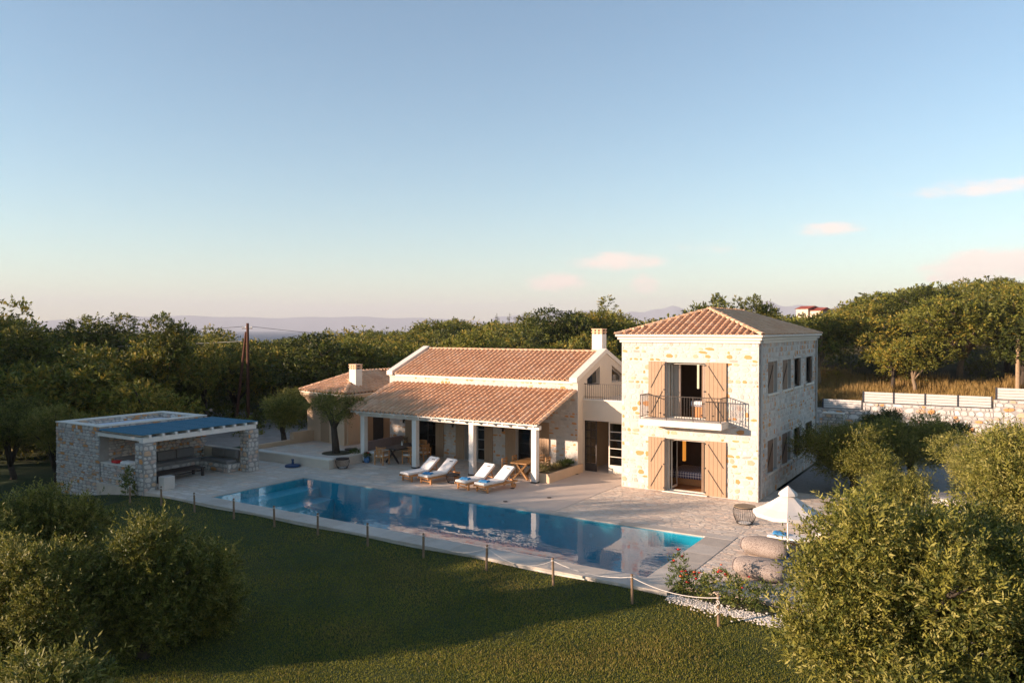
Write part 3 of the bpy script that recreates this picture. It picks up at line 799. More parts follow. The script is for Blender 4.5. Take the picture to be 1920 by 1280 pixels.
# side windows with shutters opened outwards
for (ya, yb) in SIDE:
    for z0, z1 in ((.9, 2.2), (4.1, 5.38)):
        f = MB(); x = TX1 - .2
        f.box(x, x + .07, ya + .001, ya + .07, z0, z1); f.box(x, x + .07, yb - .07, yb - .001, z0, z1); f.box(x, x + .07, ya + .07, yb - .07, z1 - .07, z1); f.box(x, x + .07, ya + .07, yb - .07, z0, z0 + .07); f.box(x, x + .07, (ya + yb) / 2 - .03, (ya + yb) / 2 + .03, z0 + .07, z1 - .07)
        wd = f.build('window', M['frame_white'], tower)
        for p, q in ((ya + .071, (ya + yb) / 2 - .031), ((ya + yb) / 2 + .031, yb - .071)):
            g = MB(); g.box(x + .03, x + .04, p, q, z0 + .071, z1 - .071); g.build('pane', M['glass'], wd)
        s = MB(); s.box(TX1 - .16, TX1 + .07, ya - .16, yb + .1, z0 - .08, z0 - .001); s.build('sill', M['coping'], wd)
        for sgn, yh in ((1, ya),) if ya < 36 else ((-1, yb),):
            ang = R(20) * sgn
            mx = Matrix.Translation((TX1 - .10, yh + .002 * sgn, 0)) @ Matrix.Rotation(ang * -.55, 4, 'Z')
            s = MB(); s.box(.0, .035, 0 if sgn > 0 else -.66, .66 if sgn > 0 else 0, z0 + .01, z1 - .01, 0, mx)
            so = s.build('shutter', M['shutter_brown'], tower)  # shade of this side is put into the shutter colour
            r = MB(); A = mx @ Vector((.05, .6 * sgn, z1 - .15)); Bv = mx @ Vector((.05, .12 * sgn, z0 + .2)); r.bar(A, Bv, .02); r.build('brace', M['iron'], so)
# cornice, gutter, downpipe
def ring(mb, x0, x1, y0, y1, t, z0, z1, mi=0):
    mb.box(x0, x1, y0, y0 + t, z0, z1, mi); mb.box(x0, x1, y1 - t, y1, z0, z1, mi); mb.box(x0, x0 + t, y0 + t, y1 - t, z0, z1, mi); mb.box(x1 - t, x1, y0 + t, y1 - t, z0, z1, mi)
b = MB(); ring(b, TX0 - .08, TX1 + .08, TY0 - .08, TY1 + .08, .5, 6.14, 6.26); ring(b, TX0 - .15, TX1 + .15, TY0 - .15, TY1 + .15, .5, 6.262, 6.37)
b.build('cornice', M['coping'], tower, bevel=.02)
b = MB()
for p, q in (((TX0 - .2, TY0 - .2), (TX1 + .2, TY0 - .2)), ((TX1 + .2, TY0 - .2), (TX1 + .2, TY1 + .2))): b.tube([(*p, 6.43), (*q, 6.43)], .055, 8)
b.build('gutter', M['coping'], tower)
b = MB(); b.tube([(TX1 + .13, TY0 + .16, 6.4), (TX1 + .07, TY0 + .16, 6.1), (TX1 + .07, TY0 + .16, .15)], .045, 8); b.build('downpipe', M['frame_grey'], tower)
b = MB(); b.tube([(TX1 + .13, TY1 - .16, 6.4), (TX1 + .07, TY1 - .16, 6.1), (TX1 + .07, TY1 - .16, .15)], .045, 8); b.build('downpipe', M['frame_grey'], tower)
def hip_roof(parent, x0, x1, y0, y1, ze, zr, rng, prios=(1, 1, 0, 0), limit=300):
    """hipped roof, ridge along y; prios for front, right, back, left faces"""
    xm, hw = (x0 + x1) / 2, (x1 - x0) / 2; ya, yb = y0 + hw, y1 - hw; rise = zr - ze
    b = MB()
    b.add([(x0, y0, ze), (x1, y0, ze), (x1, y1, ze), (x0, y1, ze), (xm, ya, zr), (xm, yb, zr)], [(0, 1, 4), (1, 2, 5, 4), (2, 3, 5), (3, 0, 4, 5), (0, 3, 2, 1)])
    rf = b.build('roof', M['underroof'], parent)
    sl = math.hypot(hw, rise); pl = []
    e = .01
    tri = lambda W: (lambda a, c: (a > c / sl * hw + .02) and (W - a > c / sl * hw + .02) and c < sl)
    pl += tile_face((x0, y0, ze + e), (1, 0, 0), (0, hw, rise), x1 - x0, sl, tri(x1 - x0), rng, 1 + prios[0])
    pl += tile_face((x1, y0, ze + e), (0, 1, 0), (-hw, 0, rise), y1 - y0, sl, tri(y1 - y0), rng, 1 + prios[1])
    pl += tile_face((x0, y1, ze + e), (0, -1, 0), (hw, 0, rise), y1 - y0, sl, tri(y1 - y0), rng, 1 + prios[3])
    emit(rf, 'roof_tile', 'roof_tiles', TP, pl, limit)
    rl = []
    for c in ((x0, y0), (x1, y0)): rl += ridge_line((*c, ze + .05), (xm, ya, zr + .05), rng)
    for c in ((x0, y1), (x1, y1)): rl += ridge_line((*c, ze + .05), (xm, yb, zr + .05), rng)
    rl += ridge_line((xm, ya, zr + .05), (xm, yb, zr + .05), rng)
    emit(rf, 'ridge_tile', 'ridge_tiles', RP, rl, 120)
    return rf
hip_roof(tower, TX0 - .22, TX1 + .22, TY0 - .22, TY1 + .22, 6.42, 7.52, rng, (1, .5, 0, 0))
# balcony
bal = MB(); bal.box(-12.58, -9.16, 29.36, 30.298, 2.80, 3.02); bal.box(-12.55, -9.19, 29.4, 30.297, 3.021, 3.05)
balc = bal.build('balcony', M['coping'], tower)
r = MB(); zt, zb = 4.02, 3.14
for p, q in (((-12.53, 30.29), (-12.53, 29.41)), ((-12.53, 29.41), (-9.21, 29.41)), ((-9.21, 29.41), (-9.21, 30.29))):
    r.bar((*p, zt), (*q, zt), .04, .03); r.bar((*p, zb), (*q, zb), .02, .02)
for x in (-12.53, -11.4, -10.3, -9.21): r.bar((x, 29.41, 3.05), (x, 29.41, zt), .025)
rail = r.build('railing', M['iron'], balc)
xs = [(-12.53 + .11 * i, 29.41) for i in range(1, 30)] + [(-12.53, 29.41 + .11 * i) for i in range(1, 8)] + [(-9.21, 29.41 + .11 * i) for i in range(1, 8)]
for x, y in xs:
    q = MB(); q.bar((x, y, zb + .011), (x, y, zt - .016), .014); q.build('baluster', M['iron'], balc)
for k, x in enumerate((-12.2, -11.65, -9.95, -9.5)):
    q = MB(); q.lathe([(.005, 0), (.05, .035), (.005, .07)], 8, (x, 29.40, 3.3)); q.build('rosette', M['iron'], balc)

# things in the two rooms
t = thing('bed', 'low bed under a navy and white gingham cover in the ground floor room', 'bed', (-11, 32.6, .04))
b = MB(); b.box(-1.2, 1.2, -.7, .9, .0, .26); b.build('bed_base', M['teak'], t)
b = MB(); b.box(-1.25, 1.25, -.74, .95, .262, .56); b.build('bed_cover', M['gingham'], t, bevel=.06)
t = thing('floor_lamp', 'tall amber glowing floor lamp in the dark ground floor bedroom', 'lamp', (-12.1, 33.4, .04))  # added strip on a base; its glow stands in for sun on a curtain
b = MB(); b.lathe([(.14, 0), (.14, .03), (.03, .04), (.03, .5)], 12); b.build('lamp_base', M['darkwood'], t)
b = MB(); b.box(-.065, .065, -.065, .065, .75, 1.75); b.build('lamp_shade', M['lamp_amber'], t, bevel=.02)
t = thing('bedside_table', 'white covered wooden table behind the balcony railing', 'table', (-10.55, 31.5, 3.05))
b = MB(); b.box(-.45, .45, -.3, .3, .0, .42); b.build('table_body', M['teak'], t)
b = MB(); b.box(-.48, .48, -.33, .33, .422, .66); b.build('cloth', M['white_cloth'], t, bevel=.05)
t = thing('pendant_lamp', 'slim warm tube lamp hanging in the dark upstairs room', 'lamp', (-11.3, 32.9, 5.6))  # stands for a narrow sunlit curtain; tube, glow and cord are added
b = MB(); b.tube([(0, 0, -1.5), (0, 0, 0)], .045, 10); b.build('lamp_shade', M['lamp_warm'], t)
b = MB(); b.tube([(0, 0, .002), (0, 0, .6)], .008, 6); b.build('cord', M['wire'], t)
def curtain(x0, x1, y, z0, z1, label):
    b = MB(); n = 24
    for i in range(n + 1):
        x = x0 + (x1 - x0) * i / n; yy = y + .035 * math.sin(i * 1.9)
        b.v += [(x, yy, z0), (x, yy + .006 * math.sin(i), z1), (x, yy + .02, z1), (x, yy + .02, z0)]
    for i in range(n):
        k = 4 * i; b.f += [(k, k + 4, k + 5, k + 1), (k + 3, k + 2, k + 6, k + 7)]; b.m += [0, 0]
    o = b.build('curtain', M['curtain'], None, smooth=True); tag(o, label, 'curtain', 'linen curtains at the upstairs balcony door')
    return o
curtain(-11.62, -11.30, 30.72, 3.07, 5.28, 'linen curtain gathered at the hinge side nearer the chimneys in the balcony doorway')
curtain(-10.36, -10.13, 30.72, 3.07, 5.28, 'narrower linen curtain gathered beside the table in the balcony doorway')

# ------------------------------------------------------------------ long house with the porch
HX0, HX1, HY0, HY1, HE = -28.3, -16.75, 32.0, 38.0, 4.30
house = thing('long_house', 'long single storey stone house with tiled gable roof and a tiled porch', 'house', (-22.5, 35, 0), fixed=True)
PD = [(-26.55, -25.1, .04, 2.25), (-23.25, -22.0, .04, 2.25), (-20.15, -18.8, .04, 2.25)]
b = MB(); hh = [(a - HX0, c - HX0, z0, z1) for a, c, z0, z1 in PD]
wall_mb(b, (HX0, HY0 - .004, 0), (1, 0, 0), (0, -1, 0), HX1 - HX0, HE, hh, .42, 0, 1)
wall_mb(b, (HX1 - .421, HY1, 0), (-1, 0, 0), (0, 1, 0), HX1 - HX0 - .842, HE, [], .42, 0, 1)
# gable ends, the right one with two half-trapezoid windows over the roof terrace
ym, zr = 35.0, 5.50
def gable(x, nx, wins):
    T = .42; xo, xi = x + nx * .003, x - nx * T
    # outline pieces avoiding the windows
    def slope(y): return HE + (zr - HE) * (1 - abs(y - ym) / (HY1 - ym))
    ys = sorted({HY0, ym, HY1} | {w_[0] for w_ in wins} | {w_[1] for w_ in wins})
    for i in range(len(ys) - 1):
        a, c = ys[i], ys[i + 1]; wn_ = [w_ for w_ in wins if w_[0] <= a and c <= w_[1]]
        segs = [(0, 0, slope(a), slope(c))]
        if wn_:
            zb_ = wn_[0][2]; top = lambda y: slope(y) - wn_[0][3]
            segs = [(0, 0, zb_, zb_), (top(a), top(c), slope(a), slope(c))]
        for z0a, z0c, z1a, z1c in segs:
            vs = [(xo, a, z0a), (xo, c, z0c), (xo, c, z1c), (xo, a, z1a), (xi, a, z0a), (xi, c, z0c), (xi, c, z1c), (xi, a, z1a)]
            b.add(vs, [(0, 1, 2, 3), (4, 7, 6, 5), (0, 4, 5, 1), (3, 2, 6, 7), (0, 3, 7, 4), (1, 5, 6, 2)], 2)
    return slope
GW = [(32.95, 34.32, 4.0, .34), (35.68, 37.05, 4.0, .34)]
slope = gable(HX1, 1, GW); gable(HX0, -1, [])
hwall = b.build('wall', [M['mortar'], M['frame_grey'], M['plaster']], house)
pl = rubble((HX0, HY0, 0), (1, 0, 0), (0, 0, 1), (0, -1, 0), HX1 - HX0, HE - .06, rng, SP, NS, W_TOWER, (.14, .38), (.10, .21), .010, [(h[0] - .03, h[1] + .03, h[2], h[3] + .12) for h in hh] + [(0, HX1 - HX0 - .45, 3.45, 3.80)], 1)
for k, p in enumerate(pl):
    loc = p[1].to_translation(); pl[k] = (p[0] * (3 if loc.x > -18.7 or loc.z > 3.7 else 1), p[1], p[2])
emit(hwall, 'stone', 'stonework', SP, pl, 300)
for (a, c, zb_, off) in GW:
    f = MB(); top = lambda y: slope(y) - off; x = HX1 - .2
    f.bar((x, a, zb_), (x, a, top(a)), .06); f.bar((x, c, zb_), (x, c, top(c)), .06); f.bar((x, a, zb_ + .03), (x, c, zb_ + .03), .06); f.bar((x, a, top(a) - .03), (x, c, top(c) - .03), .06)
    wd = f.build('window', M['frame_grey'], house)
    g = MB(); g.add([(x - .01, a, zb_ + .03), (x - .01, c, zb_ + .03), (x - .01, c, top(c) - .03), (x - .01, a, top(a) - .03)], [(0, 1, 2, 3)]); g.build('pane', M['glass'], wd)
# eave band along the front
b = MB(); b.box(HX0, HX1 + .02, HY0 - .06, HY0 - .022, 4.15, 4.36); b.build('eave_band', M['coping'], house)
# roof slopes
b = MB(); e = .06
b.add([(HX0 + .3, HY0 - .12, HE + .02 - .04), (HX1 - .3, HY0 - .12, HE + .02 - .04), (HX1 - .3, ym, zr + .02), (HX0 + .3, ym, zr + .02), (HX1 - .3, HY1 + .12, HE - .02), (HX0 + .3, HY1 + .12, HE - .02)], [(0, 1, 2, 3), (3, 2, 4, 5), (0, 5, 4, 1)])
roof = b.build('roof', M['underroof'], house)
rise = zr - HE; run = ym - HY0; sl = math.hypot(rise, run)
W_ = HX1 - HX0 - .66
pl = tile_face((HX0 + .33, HY0 - .14, HE - .02 + .01), (1, 0, 0), (0, run, rise), W_, sl + .12, lambda a, c: c < sl + .14, rng, 2)
pl += tile_face((HX1 - .33, HY1 + .14, HE - .01), (-1, 0, 0), (0, -run, rise), W_, sl + .12, lambda a, c: c < sl + .14, rng, 1)
emit(roof, 'roof_tile', 'roof_tiles', TP, pl, 300)
emit(roof, 'ridge_tile', 'ridge_tiles', RP, ridge_line((HX0 + .3, ym, zr + .07), (HX1 - .3, ym, zr + .07), rng), 60)
for x in (HX0 + .13, HX1 - .16):
    for sgn in (-1, 1):
        b = MB(); yE = HY0 - .18 if sgn < 0 else HY1 + .18
        n_ = Vector((0, sgn * rise, run)).normalized(); 
        p0 = Vector((x, yE, HE + .02)); p1 = Vector((x, ym, zr + .115))
        vs = []
        for p in (p0, p1):
            for dx in (-.20, .20):
                for dz in (-.10, .12): vs.append((p.x + dx, p.y, p.z + dz))
        b.add(vs, [(0, 1, 3, 2), (4, 6, 7, 5), (0, 4, 5, 1), (2, 3, 7, 6), (1, 5, 7, 3), (0, 2, 6, 4)])
        b.build('gable_coping', M['coping'], house)
def chimney(parent, x, y, z0, z1, wx=.56, wy=.5):
    c = MB(); c.box(x - wx / 2, x + wx / 2, y - wy / 2, y + wy / 2, z0, z1 - .30); c.box(x - wx / 2 - .03, x + wx / 2 + .03, y - wy / 2 - .03, y + wy / 2 + .03, z0, z0 + .12 + (z1 - z0) * .3 if False else z0 + .3)
    ch = c.build('chimney', M['coping'], parent)
    for k in range(2):
        zz = z1 - .28 + k * .14
        for sx in (-1, 0, 1):
            for sy in (-1, 1):
                q = MB(); q.box(x + sx * (wx / 2 - .07) - .06, x + sx * (wx / 2 - .07) + .06, y + sy * (wy / 2 - .06) - .055, y + sy * (wy / 2 - .06) + .055, zz - .02, zz + .06); q.build('cap_brick', M['tile3'], ch)
        q = MB(); q.box(x - wx / 2 - .02, x + wx / 2 + .02, y - wy / 2 - .02, y + wy / 2 + .02, zz + .062, zz + .118); q.build('cap_slab', M['tile3'], ch)
    q = MB(); q.box(x - wx / 2 + .1, x + wx / 2 - .1, y - wy / 2 + .1, y + wy / 2 - .1, z1 - .30, z1 - .03); q.build('flue', M['iron'], ch)
chimney(house, -17.27, 35.3, 5.2, 6.75)
# porch
PYF, PZE, PZT = 28.42, 2.60, 3.84
b = MB(); b.add([(-27.75, PYF, PZE), (-16.85, PYF, PZE), (-16.85, HY0 - .021, PZT), (-27.75, HY0 - .021, PZT), (-27.75, PYF, PZE - .06), (-16.85, PYF, PZE - .06), (-16.85, HY0 - .021, PZT - .06), (-27.75, HY0 - .021, PZT - .06)], [(0, 1, 2, 3), (7, 6, 5, 4), (0, 4, 5, 1), (1, 5, 6, 2), (2, 6, 7, 3), (3, 7, 4, 0)])
proof = b.build('porch_roof', M['white'], house)
rise = PZT - PZE; run = HY0 - PYF; sl = math.hypot(rise, run)
pl = tile_face((-27.78, PYF - .05, PZE + .0), (1, 0, 0), (0, run, rise), 10.96, sl, lambda a, c: c < sl, rng, 2)
emit(proof, 'roof_tile', 'roof_tiles', TP, pl, 300)
for x in (-27.81, -16.80):
    emit(proof, 'verge_tile', 'verge_tiles', RP, ridge_line((x, PYF - .05, PZE + .04), (x, HY0 - .03, PZT + .04), rng), 40)
for x in (-27.27, -23.92, -20.55, -17.21):
    b = MB(); b.box(x - .13, x + .13, 28.76, 29.02, .02, 2.33); po = b.build('post', M['white'], house, bevel=.012)
    q = MB(); q.box(x - .145, x + .145, 28.745, 29.035, .0, .07); q.build('post_shoe', M['iron'], po)
b = MB(); b.box(-27.55, -16.95, 28.79, 28.99, 2.332, 2.50); b.build('beam', M['white'], house, bevel=.01)
for i in range(14):
    x = -27.4 + i * .795
    b = MB(); sl_ = (PZT - PZE) / run
    b.bar((x, PYF + .06, PZE - .125 + .06 * sl_), (x, HY0 - .03, PZT - .125 - .03 * sl_), .09, .12); b.build('rafter', M['white'], house)
for lx in (-27.25, -23.95, -20.87):
    b = MB(); b.box(lx - .05, lx + .05, HY0 - .07, HY0 - .02, 1.78, 1.92); b.tube([(lx, HY0 - .10, 1.66), (lx, HY0 - .10, 1.88)], .05, 8); b.build('wall_light', M['iron'], house)
# porch doors and shutters
for k, (a, c, z0, z1) in enumerate(PD):
    y = HY0 + .22; f = MB()
    f.box(a + .001, a + .06, y, y + .08, z0, z1); f.box(c - .06, c - .001, y, y + .08, z0, z1); f.box(a + .06, c - .06, y, y + .08, z1 - .07, z1 - .001)
    f.box(a + .06, c - .06, y, y + .08, z0 - .02, z0 + .05)
    m = (a + c) / 2; f.box(m - .04, m + .04, y, y + .08, z0 + .05, z1 - .07)
    for zz in (.6, 1.1, 1.6): f.box(a + .06, m - .04, y + .02, y + .06, zz - .015, zz + .015); f.box(m + .04, c - .06, y + .02, y + .06, zz - .015, zz + .015)
    d = f.build('glass_door', M['iron'] if k != 1 else M['frame_grey'], house)
    for p, q in ((a + .06, m - .04), (m + .04, c - .06)):
        zs = [z0 + .05, .6, 1.1, 1.6, z1 - .07]
        for i in range(4):
            g = MB(); g.box(p + .001, q - .001, y + .036, y + .044, zs[i] + (.016 if i else .001), zs[i + 1] - .016); g.build('pane', M['glass'], d)
def pshut(xa, xb, ang=0):
    hx = xa if ang >= 0 else xb
    s = MB(); n = 4; wd = (xb - xa) / n
    s.box(xa, xb, HY0 - .055, HY0 - .04, .06, 2.24); so = s.build('shutter', M['shutter'], house)
    for i in range(n): q = MB(); q.box(xa + i * wd + .004, xa + (i + 1) * wd - .004, HY0 - .078, HY0 - .055, .05, 2.25); q.build('board', M['shutter'], so)
for xa, xb in ((-27.15, -26.56), (-25.09, -24.58), (-23.78, -23.26), (-21.99, -21.5), (-20.74, -20.16), (-18.79, -18.26)): pshut(xa, xb)
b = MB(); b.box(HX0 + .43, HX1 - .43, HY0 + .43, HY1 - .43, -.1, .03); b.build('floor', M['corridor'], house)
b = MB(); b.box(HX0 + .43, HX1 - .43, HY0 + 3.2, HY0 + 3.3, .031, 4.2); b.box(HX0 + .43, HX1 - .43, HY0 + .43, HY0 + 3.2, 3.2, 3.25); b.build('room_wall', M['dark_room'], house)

# ------------------------------------------------------------------ link passage with the roof terrace
lk = thing('link_passage', 'low plastered passage with glass doors and a roof terrace between the two houses', 'passage', (-15.2, 33.5, 0), fixed=True)
LX0, LX1, LY = HX1 + .004, TX0 - .004, 32.5
b = MB(); b.box(LX0, LX1, LY, LY + .3, 2.42, 3.36); b.box(LX0, LX0 + .04, LY, LY + .3, 0, 2.42); b.box(LX0, LX1, LY + .3, 41, 2.9, 3.3); b.box(LX0, LX1, 40.7, 41, 0, 2.9)
b.build('wall', M['plaster'], lk)
b = MB(); b.box(LX0, LX1, LY - .03, LY + .33, 3.362, 3.42); b.build('wall_cap', M['coping'], lk)
b = MB(); b.box(LX0 + .041, LX0 + .08, LY + .31, 37, .02, 2.89); b.box(-14.9, -14.8, 35.2, 37.2, .02, 2.89); b.box(LX0 + .08, LX1, 37.0, 37.1, .02, 2.89); b.build('inner_wall', M['corridor'], lk)
b = MB(); b.box(LX0, LX1, LY - .1, 41, -.1, .02); b.build('floor', M['pebblecrete'], lk)
b = MB(); b.bar((LX0, LY + .15, 4.13), (LX1, LY + .15, 4.13), .04, .03); b.bar((LX0, LY + .15, 3.52), (LX1, LY + .15, 3.52), .02)
rl = b.build('railing', M['iron'], lk)
for i in range(27):
    q = MB(); x = LX0 + .06 + i * .11; q.bar((x, LY + .15, 3.42), (x, LY + .15, 4.115), .014); q.build('baluster', M['iron'], lk)
def leaf_door(xa, xb, y, ncol, m, name, ang=0):
    f = MB(); z0, z1 = .03, 2.40
    mx = Matrix.Translation((xa, y, 0)) @ Matrix.Rotation(ang, 4, 'Z'); Wd = xb - xa
    f.box(0, .05, 0, .05, z0, z1, 0, mx); f.box(Wd - .05, Wd, 0, .05, z0, z1, 0, mx); f.box(.05, Wd - .05, 0, .05, z1 - .06, z1, 0, mx); f.box(.05, Wd - .05, 0, .05, z0, z0 + .38, 0, mx)
    zs = [z0 + .38 + (z1 - .06 - z0 - .38) * i / 5 for i in range(6)]
    for z in zs[1:-1]: f.box(.05, Wd - .05, .01, .04, z - .015, z + .015, 0, mx)
    cx = [.05 + (Wd - .1) * i / ncol for i in range(ncol + 1)]
    for x in cx[1:-1]: f.box(x - .014, x + .014, .01, .04, z0 + .38, z1 - .06, 0, mx)
    d = f.build(name, m, lk)
    for i in range(5):
        for j in range(ncol):
            g = MB(); g.box(cx[j] + .015, cx[j + 1] - .015, .022, .028, zs[i] + .016, zs[i + 1] - .016, 0, mx); g.build('pane', M['glass'], d)
leaf_door(LX0 + .045, -16.08, LY + .12, 2, M['iron'], 'glass_door')
leaf_door(-15.46, -14.75, LY + .12, 1, M['frame_white'], 'glass_door')
leaf_door(-14.74, LX1 - .01, LY + .12, 1, M['frame_white'], 'glass_door')

# ------------------------------------------------------------------ small wing with hipped roof
wing = thing('small_wing', 'low ochre plastered wing with a hipped tiled roof behind the courtyard olive', 'house', (-31.7, 34, 0), fixed=True)
wp = [(-33.65, 31.0), (-29.9, 30.15), (-29.9, 38.0), (-34.1, 38.0)]
def prism(mb, poly, z0, z1, mi=0, top=None):
    n = len(poly); top = top or poly
    mb.add([(x, y, z0) for x, y in poly] + [(x, y, z1) for x, y in top], [tuple(reversed(range(n))), tuple(range(n, 2 * n))] + [(i, (i + 1) % n, n + (i + 1) % n, n + i) for i in range(n)], mi)
def grow(poly, d):
    cx = sum(p[0] for p in poly) / len(poly); cy = sum(p[1] for p in poly) / len(poly)
    return [(x + d * (1 if x > cx else -1), y + d * (1 if y > cy else -1)) for x, y in poly]
b = MB(); prism(b, wp, -.1, 2.62); b.build('wall', M['plaster_warm'], wing)
b = MB(); prism(b, wp, 2.622, 2.8, 0, grow(wp, .1)); prism(b, grow(wp, .1), 2.8, 2.98, 0, grow(wp, .28)); prism(b, grow(wp, .28), 2.98, 3.14); b.build('cornice', M['plaster_warm'], wing)
b = MB(); prism(b, grow(wp, .31), 3.142, 3.2); b.build('eave_trim', M['coping'], wing)
ep = grow(wp, .33); pk, pk2 = Vector((-31.95, 33.1, 4.16)), Vector((-32.0, 38.3, 4.16))
b = MB(); E3 = [(x, y, 3.2) for x, y in ep]
b.add(E3 + [tuple(pk), tuple(pk2)], [(0, 1, 4), (1, 2, 5, 4), (3, 0, 4, 5), (2, 3, 5)]); wroof = b.build('roof', M['underroof'], wing)
def face_tiles(a, c, p, q, prio):
    """tiles over the face a-c-q-p (a to c is the eave)"""
    a, c, p, q = map(Vector, (a, c, p, q)); u = (c - a); W = u.length; u.normalize()
    n = u.cross(p - a).normalized(); v = n.cross(u)
    P2 = [(0, 0), (W, 0), ((q - a).dot(u), (q - a).dot(v)), ((p - a).dot(u), (p - a).dot(v))]
    if (p - q).length < 1e-6: P2 = P2[:3]
    def ins(x, y):
        for i in range(len(P2)):
            x0, y0 = P2[i]; x1, y1 = P2[(i + 1) % len(P2)]
            if (x1 - x0) * (y - y0) - (y1 - y0) * (x - x0) < -.05 * math.hypot(x1 - x0, y1 - y0): return False
        return True
    return tile_face(a + n * .012, u, v, W, max(t[1] for t in P2), ins, rng, prio)
pl = face_tiles(E3[0], E3[1], pk, pk, 2) + face_tiles(E3[1], E3[2], pk, pk2, 1.6) + face_tiles(E3[3], E3[0], pk2, pk, 1)
emit(wroof, 'roof_tile', 'roof_tiles', TP, pl, 300)
up = Vector((0, 0, .05))
emit(wroof, 'ridge_tile', 'ridge_tiles', RP, ridge_line(Vector(E3[0]) + up, pk + up, rng) + ridge_line(Vector(E3[1]) + up, pk + up, rng) + ridge_line(pk + up, pk2 + up, rng), 60)
chimney(wing, -30.45, 31.6, 3.2, 4.78, .5, .5)
# front door recess and side window
b = MB(); b.box(0, .85, -.03, .0, .05, 2.0); o = b.build('door', M['shutter'], wing); ang = math.atan2(-.85, 3.75)
o.matrix_basis = Matrix.Translation((-32.2, 30.671, .42)) @ Matrix.Rotation(ang, 4, 'Z')
b = MB(); b.box(-29.898, -29.85, 31.6, 32.35, .3, 2.2); b.build('shutter', M['shutter'], wing)
b = MB(); b.box(-29.898, -29.86, 32.4, 33.2, .3, 2.2); b.build('window', M['iron'], wing)
b = MB(); b.box(-29.898, -29.85, 33.25, 33.95, .3, 2.2); b.build('shutter', M['shutter'], wing)
b = MB(); b.tube([(-29.82, 30.35, 3.1), (-29.82, 30.3, .1)], .035, 6); b.build('downpipe', M['plaster_warm'], wing)

# ------------------------------------------------------------------ pavilion by the pool
rng = random.Random(11)
pav = thing('pool_pavilion', 'grey rubble stone pavilion with blue mat roof at the pool end', 'pavilion', (-33, 21.5, 0), fixed=True)
BX0, BX1, BY0, BY1, BH = -37.0, -33.4, 18.8, 24.2, 2.40
b = MB()
b.box(BX0, BX1, BY0, BY0 + .4, -1.3, BH); b.box(BX0, BX0 + .4, BY0 + .4, BY1 - .4, -1.3, BH); b.box(BX0, BX1 - .9, BY1 - .4, BY1, -1.3, BH + .0); b.box(BX1 - .35, BX1, BY0 + .4, BY1 - .4, -.5, BH)
pw = b.build('wall', M['mortar_grey'], pav)
b = MB(); b.box(BX1, -30.62, BY0 + .05, BY0 + .4, -1.0, .84); lw = b.build('low_wall', M['mortar_grey'], pav)
b = MB(); b.box(BX1 + .02, -30.6, BY0 + .02, BY0 + .43, .842, .89); b.build('low_wall_cap', M['coping'], pav)
b = MB(); ring(b, BX0 - .02, BX1 + .02, BY0 - .03, BY1 + .02, .43, BH + .002, BH + .05); b.build('parapet_cap', M['coping'], pav, bevel=.01)
b = MB(); b.box(BX0 + .41, BX1 - .36, BY0 + .41, BY1 - .41, 2.05, 2.18); b.build('flat_roof', M['roof_white'], pav)
gs = dict(sw=(.13, .42), sh=(.07, .17), depth=.035, jit=2.6, gap=.014)
pl = rubble((BX0, BY0, -1.3), (1, 0, 0), (0, 0, 1), (0, -1, 0), BX1 - BX0, BH + 1.3, rng, SP, NS, W_GREY, prio=2.5, **gs)
pl += rubble((BX1, BY0 + .4, 0), (0, 1, 0), (0, 0, 1), (1, 0, 0), BY1 - BY0 - .4, BH, rng, SP, NS, (10, 14, 6, 20, 12, 12, 14), prio=1.0, **gs)
pl += rubble((BX1 - .36, BY1 - .4, 2.18), (-1, 0, 0), (0, 0, 1), (0, -1, 0), 2.8, .22, rng, SP, NS, W_GREY, prio=1, **gs)
pl += rubble((BX0 + .4, BY0 + .4, 2.18), (0, 1, 0), (0, 0, 1), (1, 0, 0), BY1 - BY0 - .8, .22, rng, SP, NS, W_GREY, prio=1.5, **gs)
emit(pw, 'stone', 'stonework', SP, pl, 300)
pl = rubble((BX1, BY0 + .05, -1.0), (1, 0, 0), (0, 0, 1), (0, -1, 0), 2.78, 1.84, rng, SP, NS, W_GREY, prio=2, **gs)
pl += rubble((-30.62, BY0 + .05, -.4), (0, 1, 0), (0, 0, 1), (1, 0, 0), .35, 1.24, rng, SP, NS, W_GREY, **gs)
emit(lw, 'stone', 'stonework', SP, pl, 150)
for (x0, x1, y0, y1) in ((-30.42, -29.85, 18.62, 19.2), (-30.42, -29.85, 23.85, 24.45)):
    b = MB(); b.box(x0, x1, y0, y1, -.4, 1.98); po = b.build('pillar', M['mortar_grey'], pav)
    pl = rubble((x0, y0, -.4), (1, 0, 0), (0, 0, 1), (0, -1, 0), x1 - x0, 2.38, rng, SP, NS, W_GREY, sw=(.2, .4), sh=(.14, .26), depth=.03)
    pl += rubble((x1, y0, -.4), (0, 1, 0), (0, 0, 1), (1, 0, 0), y1 - y0, 2.38, rng, SP, NS, W_GREY, sw=(.2, .4), sh=(.14, .26), depth=.03)
    emit(po, 'stone', 'stonework', SP, pl, 80)
b = MB(); b.box(-30.28, -30.0, 18.7, 24.45, 1.982, 2.20); b.build('beam', M['white'], pav, bevel=.01)
b = MB(); b.box(BX1, -30.29, 18.72, 18.86, 2.05, 2.2); b.build('beam', M['white'], pav)
for i in range(10):
    y = 18.95 + i * .6
    b = MB(); b.box(BX1 - .3, -29.86, y - .05, y + .05, 2.203, 2.31); b.build('rafter', M['white'], pav)
b = MB()
for i in range(12):
    y0_ = 18.62 + i * .492
    b.box(BX1 + .05, -29.95, y0_ + .002, y0_ + .49, 2.313 + .004 * (i % 2), 2.335 + .004 * (i % 2))
mat_ = b.build('roof_mat', M['mesh_blue'], pav)
